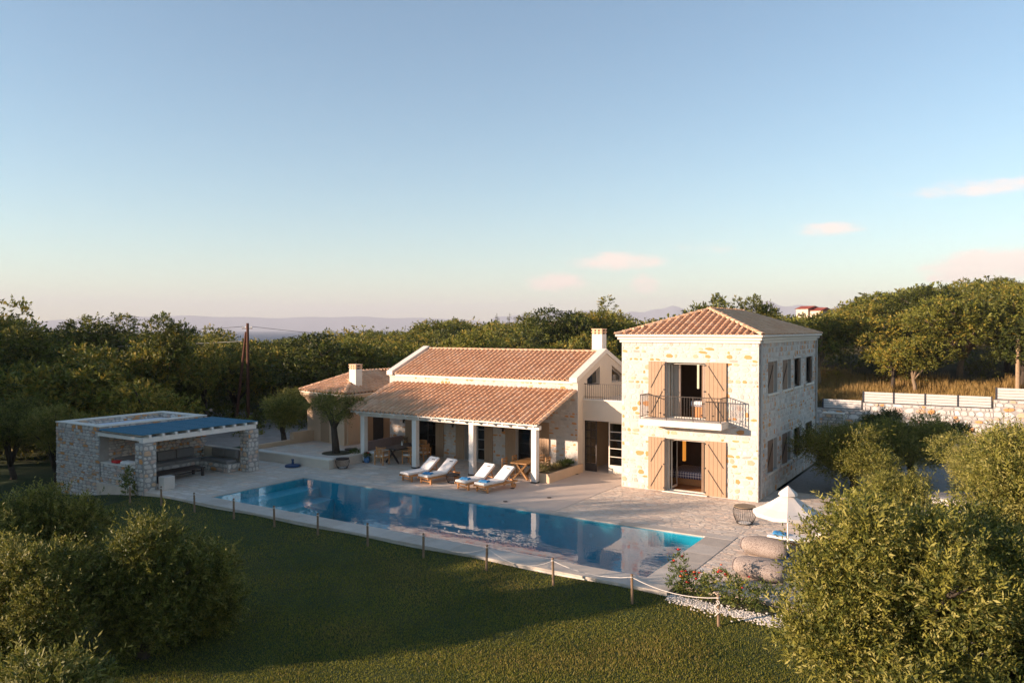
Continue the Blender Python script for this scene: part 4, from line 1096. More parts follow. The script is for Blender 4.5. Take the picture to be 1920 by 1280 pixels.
# built-in stone bench with grey cushions, low dark table
bench = thing('corner_sofa', 'built in rubble stone corner bench with grey cushions under the blue mat roof', 'sofa', (-32.5, 23, 0), fixed=True)
b = MB(); b.box(-33.36, -32.55, 19.3, 24.0, 0, .40); b.box(-32.548, -30.5, 23.2, 24.0, 0, .40); ba = b.build('bench_base', M['mortar_grey'], bench)
pl = rubble((-32.55, 23.2, 0), (1, 0, 0), (0, 0, 1), (0, -1, 0), 2.05, .40, rng, SP, NS, W_GREY, sw=(.2, .45), sh=(.14, .22), depth=.03)
pl += rubble((-32.55, 19.3, 0), (0, 1, 0), (0, 0, 1), (1, 0, 0), 3.9, .40, rng, SP, NS, W_GREY, sw=(.2, .45), sh=(.14, .22), depth=.03)
pl += rubble((-30.5, 23.2, 0), (0, 1, 0), (0, 0, 1), (1, 0, 0), .8, .40, rng, SP, NS, W_GREY, sw=(.2, .45), sh=(.14, .22), depth=.03)
emit(ba, 'stone', 'stonework', SP, pl, 60)
for i in range(3): b = MB(); b.box(-33.30, -32.52, 19.35 + 1.28 * i, 20.61 + 1.28 * i, .402, .56); b.build('seat_cushion', M['cushion_grey'], bench, bevel=.04)
b = MB(); b.box(-32.50, -30.55, 23.18, 23.75, .402, .56); b.build('seat_cushion', M['cushion_grey'], bench, bevel=.04)
for i in range(4): b = MB(); b.box(-33.32, -33.08, 19.4 + .98 * i, 20.34 + .98 * i, .565, 1.0); b.build('back_cushion', M['cushion_grey'], bench, bevel=.06)
for i in range(2): b = MB(); b.box(-32.45 + .95 * i, -31.54 + .95 * i, 23.75, 23.98, .565, .98); b.build('back_cushion', M['cushion_grey'], bench, bevel=.06)
b = MB(); b.box(BX1, -30.45, 24.02, 24.35, 0, .95); o = b.build('back_wall', M['plaster'], bench)
t = thing('coffee_table', 'long dark slatted coffee table in front of the grey corner sofa', 'table', (-31.3, 21.1, 0))
for i in range(5): b = MB(); b.box(-.4 + .162 * i, -.4 + .15 + .162 * i, -1.2, 1.2, .34, .40); b.build('slat', M['darkwood'], t)
for sx in (-1, 1):
    for sy in (-1, 1): b = MB(); b.box(sx * .34 - .05, sx * .34 + .05, sy * 1.1 - .05, sy * 1.1 + .05, 0, .338); b.build('leg', M['darkwood'], t)
b = MB(); b.box(-.3, -.24, -1.05, 1.05, .2, .26); b.box(.24, .3, -1.05, 1.05, .2, .26); b.build('stretcher', M['darkwood'], t)
t = thing('stone_cube', 'small white stone block beside the front pavilion pillar', 'block', (-29.6, 19.5, 0))
b = MB(); b.box(-.2, .2, -.25, .25, 0, .55); b.build('block', M['mortar'], t, bevel=.02)
t = tag(MB().box(-.35, .35, -.2, .2, 0, .16).build('cushion', M['cushion_white'], None, bevel=.06), 'white cushion lying on top of the low pavilion wall', 'cushion'); t.location = (-31.6, 19.05, .892)
t = tag(MB().box(-.22, .22, -.15, .15, 0, .12).build('cushion', M['red_petal'], None, bevel=.05), 'small red cushion on the low pavilion wall', 'cushion'); t.location = (-32.5, 19.05, .892)

# ------------------------------------------------------------------ retaining wall, slat fence (yard side)
RY = 76.0
def retaining(name, label, x0, x1, ztop, lim):
    t = thing(name, label, 'wall', ((x0 + x1) / 2, RY, 0), fixed=True)
    b = MB(); b.box(x0, x1, RY, RY + .6, -3.2, ztop); wl_ = b.build('wall', M['mortar_grey'], t)
    pl = rubble((x0, RY, -2.8), (1, 0, 0), (0, 0, 1), (0, -1, 0), x1 - x0, ztop + 2.8, rng, SP, NS, (16, 18, 14, 18, 9, 8, 6), (.3, .95), (.2, .5), .06, gap=.05, jit=2.5)
    pl = [(p[0] * (3 if p[1].to_translation().z > -1.3 else 1), p[1], p[2]) for p in pl]
    emit(wl_, 'stone', 'stonework', SP, pl, lim)
    return t
retaining('retaining_wall', 'lowest stretch of rubble retaining wall beside the back of the tower house', -24, -10.771, -0.618, 100)
retaining('retaining_wall', 'middle stretch of rubble retaining wall under four panels of white slats', -10.763, -0.743, 0.059, 150)
retaining('retaining_wall', 'tallest stretch of rubble retaining wall at the far end of the yard', -0.735, 14, 0.819, 150)
def slat_fence(label, x0, x1, z0, z1, npan, y=RY + .22):
    t = thing('slat_fence', label, 'fence', ((x0 + x1) / 2, y, z0), fixed=True)
    for i in range(npan + 1):
        x = x0 + (x1 - x0) * i / npan; b = MB(); b.box(x - .055, x + .055, y - .09, y + .02, z0 - .02, z1 + .02); b.build('fence_post', M['fence_dark'], t)
    n = 4; hs = (z1 - z0 - .04) / n
    for i in range(npan):
        xa, xb = x0 + (x1 - x0) * i / npan + .057, x0 + (x1 - x0) * (i + 1) / npan - .057
        for k in range(n):
            b = MB(); b.box(xa, xb, y - .03, y, z0 + .04 + hs * k, z0 + .04 + hs * (k + 1) - .03); b.build('slat', M['slat_white'], t)
slat_fence('white slat fence with a single panel next to the tower house', -14.207, -10.87, -0.585, 0.257, 1)
slat_fence('white horizontal slat fence of four panels with dark posts', -10.771, -0.859, 0.092, 1.067, 4)
slat_fence('white slat fence standing highest beside the wooden pole', -0.562, 13.6, 0.852, 1.827, 6)
t = thing('end_wall', 'short plain stone wall butting the back corner of the tower house', 'wall', (-7.2, 42.5, 0), fixed=True)
b = MB(); b.box(-7.9, -6.9, 42.2, 42.6, -.2, 2.35); ew = b.build('wall', M['mortar_grey'], t)
pl = rubble((-7.9, 42.2, -.1), (1, 0, 0), (0, 0, 1), (0, -1, 0), 1.0, 2.45, rng, SP, NS, W_GREY); emit(ew, 'stone', 'stonework', SP, pl, 60)
b = MB(); b.box(-7.92, -6.88, 42.17, 42.63, 2.352, 2.42); b.build('wall_cap', M['coping'], t)
t = thing('stone_pier', 'pale rubble stone wall end behind the bushy courtyard olive', 'wall', (-41.5, 39.3, 0), fixed=True)
b = MB(); b.box(-42.2, -40.6, 39.0, 39.5, -.4, 2.1); ew = b.build('wall', M['mortar'], t)
pl = rubble((-42.2, 39.0, -.3), (1, 0, 0), (0, 0, 1), (0, -1, 0), 1.6, 2.4, rng, SP, NS, W_GREY); emit(ew, 'stone', 'stonework', SP, pl, 60)
t = thing('yard_kerb', 'low rough stone kerb at the near edge of the gravel yard', 'kerb', (-1, 33.9, 0), fixed=True)
for i in range(12):
    b = MB(); b.box(-4.5 + i * .72, -3.82 + i * .72, 33.8 + rng.uniform(-.05, .05), 34.15, -.05, .2 + rng.uniform(-.03, .03)); b.build('stone', M['stone%d' % (i % 3)], t, bevel=.03)

# ------------------------------------------------------------------ poles and wires
def pole(t, a, c, r0, r1, m):
    b = MB(); b.tube([a, tuple((Vector(a) + Vector(c)) / 2), c], [r0, (r0 + r1) / 2, r1], 10); return b.build('pole', m, t)
t = thing('utility_pole', 'braced rusty brown A frame utility pole rising in front of the sea', 'utility pole', (-47.8, 38.2, -.4), fixed=True)
pole(t, (-47.8, 38.2, -.6), (-47.8, 38.2, 7.15), .14, .10, M['pole_wood']); pole(t, (-48.75, 37.8, -.6), (-47.93, 38.15, 6.5), .12, .09, M['pole_wood'])
b = MB(); b.bar((-48.3, 38.1, 6.75), (-47.4, 38.3, 6.75), .06, .06); b.build('crossarm', M['iron'], t)
for k, x in enumerate((-48.25, -47.95, -47.45)): b = MB(); b.lathe([(.02, 0), (.05, .03), (.05, .09), (.02, .13)], 8, (x, 38.1 + .2 * (x + 48.3), 6.79)); b.build('insulator', M['white'], t)
def wire(name, label, a, c, sag, r=.014):
    a, c = Vector(a), Vector(c); pts = []
    for i in range(15):
        s = i / 14; p = a.lerp(c, s); p.z -= sag * 4 * s * (1 - s); pts.append(p)
    b = MB(); b.tube(pts, r, 4); o = b.build(name, M['rope'] if 'pale' in label else M['wire']); tag(o, label, 'cable'); return o
wire('overhead_cable', 'dark overhead cable running from the A frame pole over the trees towards the lawn side', (-48.2, 38.1, 6.9), (-66, 24, 7.0), .5)
wire('overhead_cable', 'pale sagging cable in front of the dark trees beyond the pavilion', (-48.2, 38.0, 5.8), (-75, 22, 5.6), .4, .016)
wire('overhead_cable', 'thin dark cable from the A frame pole towards the wood behind the wing', (-47.5, 38.3, 6.9), (-38, 70, 5.2), .5)
wire('overhead_cable', 'thin pale cable crossing low in front of the wood above the wing roof', (-50, 44, 4.4), (-20, 52, 4.3), .3, .012)
for lab, x, y, z in (('slim dark pole standing in the wood behind the stone wall end', -45, 45.5, 4.9), ('thinner dark pole at the wood edge near the wing roof', -42.5, 48.5, 4.7)):
    t = thing('wire_pole', lab, 'pole', (x, y, -.4), fixed=True); pole(t, (x, y, -.6), (x, y, z), .10, .07, M['pole_grey' if 'thinner' in lab else 'bark'])
t = thing('wooden_pole', 'pale round wooden pole beyond the highest slat fence', 'pole', (1.05, 84, .5), fixed=True); pole(t, (1.05, 84, -.2), (1.05, 84, 6.2), .21, .17, M['pole_grey'])

# ------------------------------------------------------------------ far house on the hill
fhx, fhy, fhz = -33.6, 168, 9.3
t = thing('hill_house', 'distant cream house with red tiled roofs on the wooded hill', 'house', (fhx, fhy, fhz)); t.scale = (.68, .68, .68); t.rotation_euler = (0, 0, R(-25))
b = MB(); b.box(-3.4, .8, -3, 3, -4, 2.3); b.box(.8, 4.6, -2.2, 3, -4, 1.7); b.build('wall', M['housewall'], t)
for x0, x1, y0, y1, ze, zr_ in ((-3.8, 1.2, -3.4, 3.4, 2.302, 3.25), (.6, 5.0, -2.6, 3.4, 1.702, 2.7)):
    b = MB(); ym_ = (y0 + y1) / 2; b.add([(x0, y0, ze), (x1, y0, ze), (x1, y1, ze), (x0, y1, ze), (x0, ym_, zr_), (x1, ym_, zr_)], [(0, 1, 5, 4), (2, 3, 4, 5), (0, 4, 3), (1, 2, 5), (0, 3, 2, 1)]); b.build('roof', M['house_roof'], t)
for x, z in ((-2.4, .6), (-.8, .6), (2.4, .3), (3.6, .3)):
    b = MB(); b.box(x - .4, x + .4, -3.06 if x < .8 else -2.26, -3.0 if x < .8 else -2.2, z - .5, z + .5); b.build('window', M['iron'], t)

# ------------------------------------------------------------------ furniture on the terrace
def make_lounger():
    t = thing('sun_lounger', 'x', 'sun lounger')
    f = MB()
    for s in (-1, 1): f.box(s * .31 - .025, s * .31 + .025, 0, 1.98, .22, .30)
    for y in (.03, .5, 1.0, 1.5, 1.93): f.box(-.285, .285, y, y + .05, .235, .285)
    f.build('frame', M['teak'], t, bevel=.006)
    for s in (-1, 1):
        q = MB(); q.box(s * .30 - .03, s * .30 + .03, .16, .23, 0, .22); q.build('leg', M['teak'], t)
        q = MB(); q.box(s * .30 - .03, s * .30 + .03, 1.62, 1.69, .06, .22); q.build('leg', M['teak'], t)
        q = MB(); q.tube([(s * .30 - .02, 1.80, .09), (s * .30 + .02, 1.80, .09)], .09, 14); q.build('wheel', M['teak'], t)
    q = MB(); q.box(-.27, .27, .17, .21, .08, .13); q.build('stretcher', M['teak'], t)
    q = MB(); q.box(-.30, .30, .0, 1.17, .305, .405); q.build('seat_cushion', M['cushion_white'], t, bevel=.03)
    A = R(36); mx = Matrix.Translation((0, 1.17, .305)) @ Matrix.Rotation(A, 4, 'X')
    q = MB(); q.box(-.30, .30, 0, .86, 0, .10, 0, mx); q.build('back_cushion', M['cushion_white'], t, bevel=.03)
    q = MB(); q.box(-.28, .28, .0, .84, -.04, -.005, 0, mx); q.build('backrest', M['teak'], t)
    q = MB(); p = mx @ Vector((0, .6, -.04)); q.bar((-.2, p.y, p.z), (-.2, p.y + .12, .28), .03); q.bar((.2, p.y, p.z), (.2, p.y + .12, .28), .03); q.build('prop', M['teak'], t)
    q = MB(); q.box(-.02, .18, .66, .70, .101, .106, 0, mx); q.build('care_tag', M['wire'], t)
    return t
lg = make_lounger()
LG = [(-22.17, 25.98, -10, 'sun lounger with bare white cushion, nearest the dining table'), (-21.12, 25.98, -8, 'sun lounger with a blue towel, second from the dining table'), (-19.05, 25.88, -9, 'sun lounger with a blue towel, beside the low wire table'), (-18.08, 25.86, -11, 'sun lounger with a blue towel, nearest the planter'), (-6.05, 24.35, -97, 'sun lounger half hidden by the big olive under the parasol')]
for i, (x, y, a, lb) in enumerate(LG):
    o = lg if i == 0 else copy_tree(lg)
    o.location = (x, y, .018); o.rotation_euler = (0, 0, R(a)); o['label'] = lb; o['group'] = 'teak sun loungers with white cushions'
def towel(x, y, z, a, lb):
    b = MB(); rr = random.Random(int(x * 100)); n = 7
    for i in range(n):
        for j in range(n):
            b.v.append((-.2 + .4 * i / (n - 1), -.15 + .3 * j / (n - 1), .05 + .03 * math.sin(i * 1.7) * math.sin(j * 1.3 + i) + rr.uniform(-.008, .008)))
    for i in range(n - 1):
        for j in range(n - 1): k = i * n + j; b.f.append((k, k + n, k + n + 1, k + 1)); b.m.append(0)
    b.v += [(-.2, -.15, 0), (.2, -.15, 0), (.2, .15, 0), (-.2, .15, 0)]; m = n * n
    o = b.build('towel', M['towel'], None, smooth=True); o.location = (x, y, z); o.rotation_euler = (0, 0, R(a))
    so = o.modifiers.new('thick', 'SOLIDIFY'); so.thickness = .05; so.offset = -1
    tag(o, lb, 'towel', 'blue towels on the loungers')
for k in (1, 2, 3):
    x, y, a, lb = LG[k]; A = R(a); dx = .28
    towel(x + math.sin(-A) * dx + .02, y + math.cos(A) * dx, .43, a + 25, ['', 'folded blue towel on the second lounger from the dining table', 'folded blue towel on the lounger beside the low wire table', 'folded blue towel on the lounger nearest the planter'][k])
towel(-5.75, 24.3, .43, 10, 'bright blue towel on the lounger under the parasol')

def wire_basket(label, x, y, r=.36, h=.50, lid=True):
    t = thing('wire_side_table', label, 'side table', (x, y, .018), 'round black wire side tables')
    f = lambda z: r * (.62 + .38 * math.sin(min(1, z / h * 1.15) * math.pi / 2) ** .8) * (1 if z < h * .8 else 1 - .12 * (z / h - .8) / .2)
    n = 30
    for i in range(n):
        a = 2 * math.pi * i / n; b = MB(); b.tube([(f(z) * math.cos(a), f(z) * math.sin(a), z) for z in np.linspace(.02, h, 6)], .0055, 4, caps=False); b.build('wire', M['wire'], t)
    for z in (.02, h):
        b = MB(); b.tube([(f(z) * math.cos(2 * math.pi * i / 24), f(z) * math.sin(2 * math.pi * i / 24), z) for i in range(25)], .016, 6, caps=False); b.build('ring', M['wire'], t)
    b = MB(); b.lathe([(f(.02) * .8, 0), (f(.02) * .8, .03)], 20, (0, 0, .005)); b.build('base', M['white'], t)
    if lid: b = MB(); b.lathe([(f(h) - .0, 0), (f(h) + .015, .012), (f(h) + .015, .03)], 24, (0, 0, h + .012)); b.build('lid', M['rattan'] if lid == 1 else M['darkwood'], t)
wire_basket('black wire basket side table with rattan lid, alone near the pool corner', -7.5, 26.7, .40, .56, 1)
wire_basket('black wire basket side table with dark lid in front of the low wall end', -26.85, 26.95, .34, .44, 2)
wire_basket('black wire basket side table with dark lid beside the wing corner', -28.6, 29.3, .34, .44, 2)
wire_basket('low black wire table with dark lid between the two pairs of loungers', -20.25, 27.0, .32, .32, 2)
t = thing('umbrella_base', 'round navy blue umbrella base standing in front of the low wall', 'umbrella base', (-29.2, 25.95, .018))
b = MB(); b.lathe([(.36, 0), (.38, .05), (.34, .10), (.12, .14)], 24); b.build('base', M['navy'], t)
b = MB(); b.lathe([(.06, .141), (.05, .30), (.07, .32), (.07, .36)], 14); b.build('socket', M['navy'], t)

# parasol
t = thing('parasol', 'open cream canvas parasol above the lounger by the big olive', 'parasol', (-5.2, 22.9, 0))
n = 8; rc = .96; b = MB(); top = 1.98
for k in range(n):
    a0, a1 = 2 * math.pi * k / n + .2, 2 * math.pi * (k + 1) / n + .2
    def P(a, s, m): 
        rr = .12 + (rc - .12) * s; sag = -.05 * math.sin(math.pi * s) - (.06 * m if True else 0) * s
        return (rr * math.cos(a), rr * math.sin(a), top - .50 * s ** 1.05 + sag)
    S = [0, .33, .66, 1]; am = (a0 + a1) / 2; i0 = len(b.v)
    for s in S: b.v += [P(a0, s, 0), tuple(np.array(P(am, s, .6)) * np.array((.96, .96, 1))), P(a1, s, 0)]
    for i in range(3):
        for j in range(2): q = i0 + i * 3 + j; b.f.append((q, q + 3, q + 4, q + 1)); b.m.append(0)
    q = i0 + 9
    zz = .10
    m0 = len(b.v); b.v += [(b.v[q][0], b.v[q][1], b.v[q][2] - zz), (b.v[q + 1][0], b.v[q + 1][1], b.v[q + 1][2] - zz), (b.v[q + 2][0], b.v[q + 2][1], b.v[q + 2][2] - zz)]
    b.f += [(q, m0, m0 + 1, q + 1), (q + 1, m0 + 1, m0 + 2, q + 2)]; b.m += [0, 0]
cn = b.build('canopy', M['canopy'], t); so = cn.modifiers.new('thick', 'SOLIDIFY'); so.thickness = .006
b = MB(); b.add([(.24 * math.cos(2 * math.pi * k / n + .2), .24 * math.sin(2 * math.pi * k / n + .2), top + .05) for k in range(n)] + [(0, 0, top + .24)] + [(.27 * math.cos(2 * math.pi * k / n + .2), .27 * math.sin(2 * math.pi * k / n + .2), top - .03) for k in range(n)], [(k, (k + 1) % n, n) for k in range(n)] + [(n + 1 + k, n + 1 + (k + 1) % n, (k + 1) % n, k) for k in range(n)])
b.build('vent', M['canopy'], cn)
b = MB(); b.tube([(0, 0, .05), (0, 0, top + .2)], .025, 10); b.build('pole', M['white'], t)
b = MB(); b.lathe([(.3, 0), (.32, .03), (.28, .07), (.05, .09), (.05, .3)], 20); b.build('base', M['navy'], t)
for k in range(n):
    a = 2 * math.pi * k / n + .2; b = MB(); b.bar((.05 * math.cos(a), .05 * math.sin(a), top - .03), (rc * .97 * math.cos(a), rc * .97 * math.sin(a), top - .53), .018); b.build('rib', M['white'], t)

# woven bean bags
def pouf(label, x, y, a, L=1.5):
    t = thing('bean_bag', label, 'bean bag', (x, y, .018), 'woven taupe bean bags'); t.rotation_euler = (0, 0, R(a))
    b = MB(); n = 24; m = 18
    for i in range(m + 1):
        s = i / m; xx = -L / 2 + L * s; e = (1 - abs(2 * s - 1) ** 5) ** .5
        for k in range(n):
            th = 2 * math.pi * k / n; yy = .42 * math.cos(th); zz = .27 + .27 * math.sin(th)
            zz = max(zz, .0); fl = 1 if zz > .05 else 1.05
            b.v.append((xx, yy * e * fl * (1 + .03 * math.sin(xx * 5)), .27 + (zz - .27) * (.35 + .65 * e) + .02 * math.sin(xx * 4 + th)))
    for i in range(m):
        for k in range(n): q = i * n + k; w2 = i * n + (k + 1) % n; b.f.append((q, w2, w2 + n, q + n)); b.m.append(0)
    b.f.append(tuple(range(n))); b.f.append(tuple(reversed(range(m * n, m * n + n)))); b.m += [0, 0]
    b.build('cover', M['pouf'], t, smooth=True)
    s = MB(); s.tube([(-L / 2 + .04, .40 * math.cos(2 * math.pi * k / 24) * .62, .27 + .26 * math.sin(2 * math.pi * k / 24) * .62) for k in range(25)], .012, 5, caps=False); s.build('seam', M['cushion_mauve'], t)
pouf('woven taupe bean bag nearer the rose bed', -5.45, 21.0, -4)
pouf('woven taupe bean bag nearer the parasol pole', -5.85, 23.15, -8)

# dining corner under the porch
t = thing('banquette', 'mauve cushioned banquette under the porch beside the dark dining table', 'bench', (-27, 30.4, 0), fixed=True)
b = MB(); b.box(-27.55, -26.75, 29.05, 31.95, 0, .40); b.build('bench_base', M['plaster'], t)
for i in range(3):
    b = MB(); b.box(-27.3, -26.72, 29.08 + .96 * i, 30.02 + .96 * i, .402, .52); b.build('seat_cushion', M['cushion_white'], t, bevel=.03)
    b = MB(); b.box(-27.52, -27.3, 29.06 + .965 * i, 30.01 + .965 * i, .41, .98); b.build('back_cushion', M['cushion_mauve'], t, bevel=.04)
t = thing('dining_table', 'large dark dining table between the banquette and teak armchairs', 'table', (-25.75, 30.1, .02))
b = MB(); b.box(-.55, .55, -1.05, 1.05, .71, .76); b.build('tabletop', M['darkwood'], t, bevel=.01)
for sy in (-1, 1):
    for sx in (-1, 1): b = MB(); b.bar((sx * .42, sy * .8, 0), (-sx * .2, sy * .8, .709), .07); b.build('leg', M['darkwood'], t)
t = thing('bottle', 'small white bottle standing on the dark dining table', 'bottle', (-25.9, 30.2, .782)); b = MB(); b.lathe([(.045, 0), (.05, .02), (.045, .12), (.015, .18), (.015, .24)], 12); b.build('body', M['white'], t)
t = thing('vase', 'dark vase of dried stems at the end of the mauve banquette', 'vase', (-26.95, 31.7, .53)); b = MB(); b.lathe([(.06, 0), (.10, .08), (.07, .2), (.05, .24)], 12); b.build('body', M['olivewood'], t)
b = MB()
for i in range(16): a = i * 2.4; b.bar((0, 0, .2), (.16 * math.cos(a), .16 * math.sin(a), .42 + .05 * math.sin(i)), .012)
b.build('stems', M['oldwood'], t)
def armchair():
    t = thing('teak_armchair', 'x', 'chair')
    for sx in (-1, 1):
        for sy in (-1, 1): b = MB(); b.box(sx * .25 - .022, sx * .25 + .022, sy * .24 - .022, sy * .24 + .022, 0, .64 if sy > 0 else .64); b.build('leg', M['teak'], t)
        b = MB(); b.box(sx * .26 - .03, sx * .26 + .03, -.27, .27, .641, .67); b.build('armrest', M['teak'], t)
    b = MB(); b.box(-.25, .25, -.25, .25, .36, .41); b.build('seat', M['teak'], t)
    b = MB(); b.box(-.23, .23, -.24, .24, .411, .47); b.build('seat_cushion', M['cushion_white'], t, bevel=.02)
    b = MB(); n = 10
    for i in range(n):
        a = R(-150 + 120 * (i + .5) / n); b.bar((.29 * math.cos(a), .02 + .27 * math.sin(a), .42), (.31 * math.cos(a), .02 + .29 * math.sin(a), .84), .035, .015)
    b.build('back_slats', M['teak'], t)
    b = MB(); b.tube([(.31 * math.cos(R(-165 + 150 * i / 10)), .02 + .29 * math.sin(R(-165 + 150 * i / 10)), .85) for i in range(11)], .022, 6); b.build('back_rail', M['teak'], t)
    return t
ac = armchair()
for i, (x, y, a, lb) in enumerate([(-25.95, 28.75, 4, 'teak armchair with its back to the pool at the end of the dining table'), (-24.95, 29.65, 95, 'teak armchair on the pool side of the dining table, nearer the porch edge'), (-24.85, 30.65, 85, 'teak armchair beside the dining table nearer the house wall'), (-25.7, 31.5, 178, 'teak armchair at the wall end of the dining table')]):
    o = ac if i == 0 else copy_tree(ac)
    o.location = (x, y, .02); o.rotation_euler = (0, 0, R(a)); o['label'] = lb; o['group'] = 'teak armchairs round the dining table'

# rustic table with chairs near the planter
t = thing('rustic_table', 'rustic olive wood table with crossed legs under the porch', 'table', (-18.15, 29.75, .02))
b = MB()
for i in range(4): q = MB(); q.box(-.42 + .212 * i, -.42 + .205 + .212 * i, -.75, .75, .70, .75); q.build('plank', M['olivewood'], t)
for sy in (-1, 1):
    for sx in (-1, 1): q = MB(); q.bar((sx * .38, sy * .55, 0), (-sx * .3, sy * .45, .699), .10, .08); q.build('leg', M['olivewood'], t)
def rush_chair():
    t = thing('rush_chair', 'x', 'chair')
    for sx in (-1, 1):
        q = MB(); q.bar((sx * .19, -.19, 0), (sx * .19, -.19, .88), .04); q.build('leg', M['olivewood'], t)
        q = MB(); q.bar((sx * .19, .19, 0), (sx * .19, .19, .44), .04); q.build('leg', M['olivewood'], t)
    q = MB(); q.box(-.21, .21, -.21, .21, .42, .46); q.build('seat', M['rattan'], t)
    for z in (.55, .68, .80): q = MB(); q.box(-.17, .17, -.205, -.18, z, z + .06); q.build('back_slat', M['olivewood'], t)
    q = MB()
    for z in (.15, .28): q.bar((-.19, -.19, z), (-.19, .19, z), .02); q.bar((.19, -.19, z), (.19, .19, z), .02); q.bar((-.19, .19, z), (.19, .19, z), .02)
    q.build('rungs', M['olivewood'], t)
    return t
rc_ = rush_chair()
for i, (x, y, a, lb) in enumerate([(-18.85, 29.25, -90, 'wooden rush chair at the lounger side of the rustic table'), (-18.85, 30.1, -88, 'wooden rush chair at the dining side of the rustic table nearer the wall'), (-18.2, 30.85, 178, 'wooden rush chair between the rustic table and the house wall'), (-17.65, 30.45, 90, 'wooden rush chair between the rustic table and the planter')]):
    o = rc_ if i == 0 else copy_tree(rc_)
    o.location = (x, y, .02); o.rotation_euler = (0, 0, R(a)); o['label'] = lb; o['group'] = 'rush chairs round the rustic table'

# planter
plt = thing('planter', 'long low rendered planter with tufted plants at the porch end', 'planter', (-17, 30.4, 0), fixed=True)
b = MB(); b.box(-17.62, -16.62, 29.1, 29.22, 0, .40); b.box(-16.74, -16.62, 29.22, 32.3, 0, .40); b.box(-17.62, -17.5, 29.22, 32.0, 0, .40); b.build('planter_wall', M['plaster_warm'], plt)
b = MB(); b.box(-17.5, -16.74, 29.22, 31.99, .0, .33); b.build('soil', M['ground'], plt)
# floor spots set in the smooth terrace
for i, (x, y) in enumerate(((-17.4, 27.35), (-16.6, 31.6), (-15.2, 26.6), (-16.3, 25.1))):
    t = thing('floor_light', ['small dark recessed floor light in front of the planter corner', 'small dark recessed floor light before the glass passage doors', 'small dark recessed floor light midway along the smooth strip', 'small dark recessed floor light near the pool coping'][i], 'floor light', (x, y, .018), 'recessed lights in the smooth terrace'); b = MB(); b.lathe([(.09, 0), (.09, .012)], 14); b.build('light_body', M['iron'], t)
t = thing('flower_pot', 'blue ceramic pot with a red plant beside the first porch post', 'pot', (-26.95, 28.75, .018)); b = MB(); b.lathe([(.12, 0), (.17, .14), (.15, .28), (.17, .30)], 16); b.build('pot', M['pot_blue'], t)
POT = t

# stakes with rope
ST = [(-29.3, 17.7), (-27.6, 17.95), (-25.6, 18.0), (-23.4, 18.05), (-21.3, 18.1), (-19.2, 18.12), (-16.9, 18.05), (-14.65, 18.05), (-12.35, 18.03), (-10.15, 18.0), (-7.8, 17.85), (-5.55, 17.65)]
words = ['first', 'second', 'third', 'fourth', 'fifth', 'sixth', 'seventh', 'eighth', 'ninth', 'tenth', 'eleventh', 'twelfth']
tops = []
for i, (x, y) in enumerate(ST):
    z = float(lawn_z(x, y)); t = thing('rope_stake', 'round wooden stake of the pool rope, %s from the pavilion pillar' % words[i], 'stake', (x, y, z), 'wooden stakes of the rope line along the pool')
    lean = rng.uniform(-.03, .03); b = MB(); b.tube([(0, 0, -.1), (lean * .5, 0, .38), (lean, 0, .74)], [.038, .036, .034], 8); b.build('stake', M['oldwood'], t)
    b = MB(); b.tube([(lean + .04 * math.cos(k * .7), .04 * math.sin(k * .7), .64 + .004 * k) for k in range(12)], .012, 5); b.build('rope_wrap', M['rope'], t)
    if i == 11:
        b = MB(); b.tube([(lean + .05 * math.sin(k * .9), -.04, .62 - .03 * k) for k in range(12)], .012, 5); b.tube([(lean - .03 + .04 * math.sin(k * .8), -.045, .6 - .028 * k) for k in range(14)], .012, 5); b.build('rope_tail', M['rope'], t)
    tops.append(Vector((x + lean, y, z + .66)))
def rope(label, ids, sag=.17):
    b = MB()
    for i in ids:
        a, c = tops[i], tops[i + 1]; pts = []
        for k in range(9): s = k / 8; p = a.lerp(c, s); p.z -= sag * 4 * s * (1 - s); pts.append(p)
        b.tube(pts, .010 if len(ids) < 3 else .0035, 5)
    o = b.build('rope', M['rope']); tag(o, label, 'rope', 'ropes strung between the stakes')
rope('white rope sagging between the last stakes at the rose bed', (9, 10), .15)
rope('thin white rope hung low along the stakes beside the pool', range(0, 9), .30)

# ------------------------------------------------------------------ vegetation
def unit(a): return a / np.maximum(np.linalg.norm(a, axis=1, keepdims=True), 1e-9)

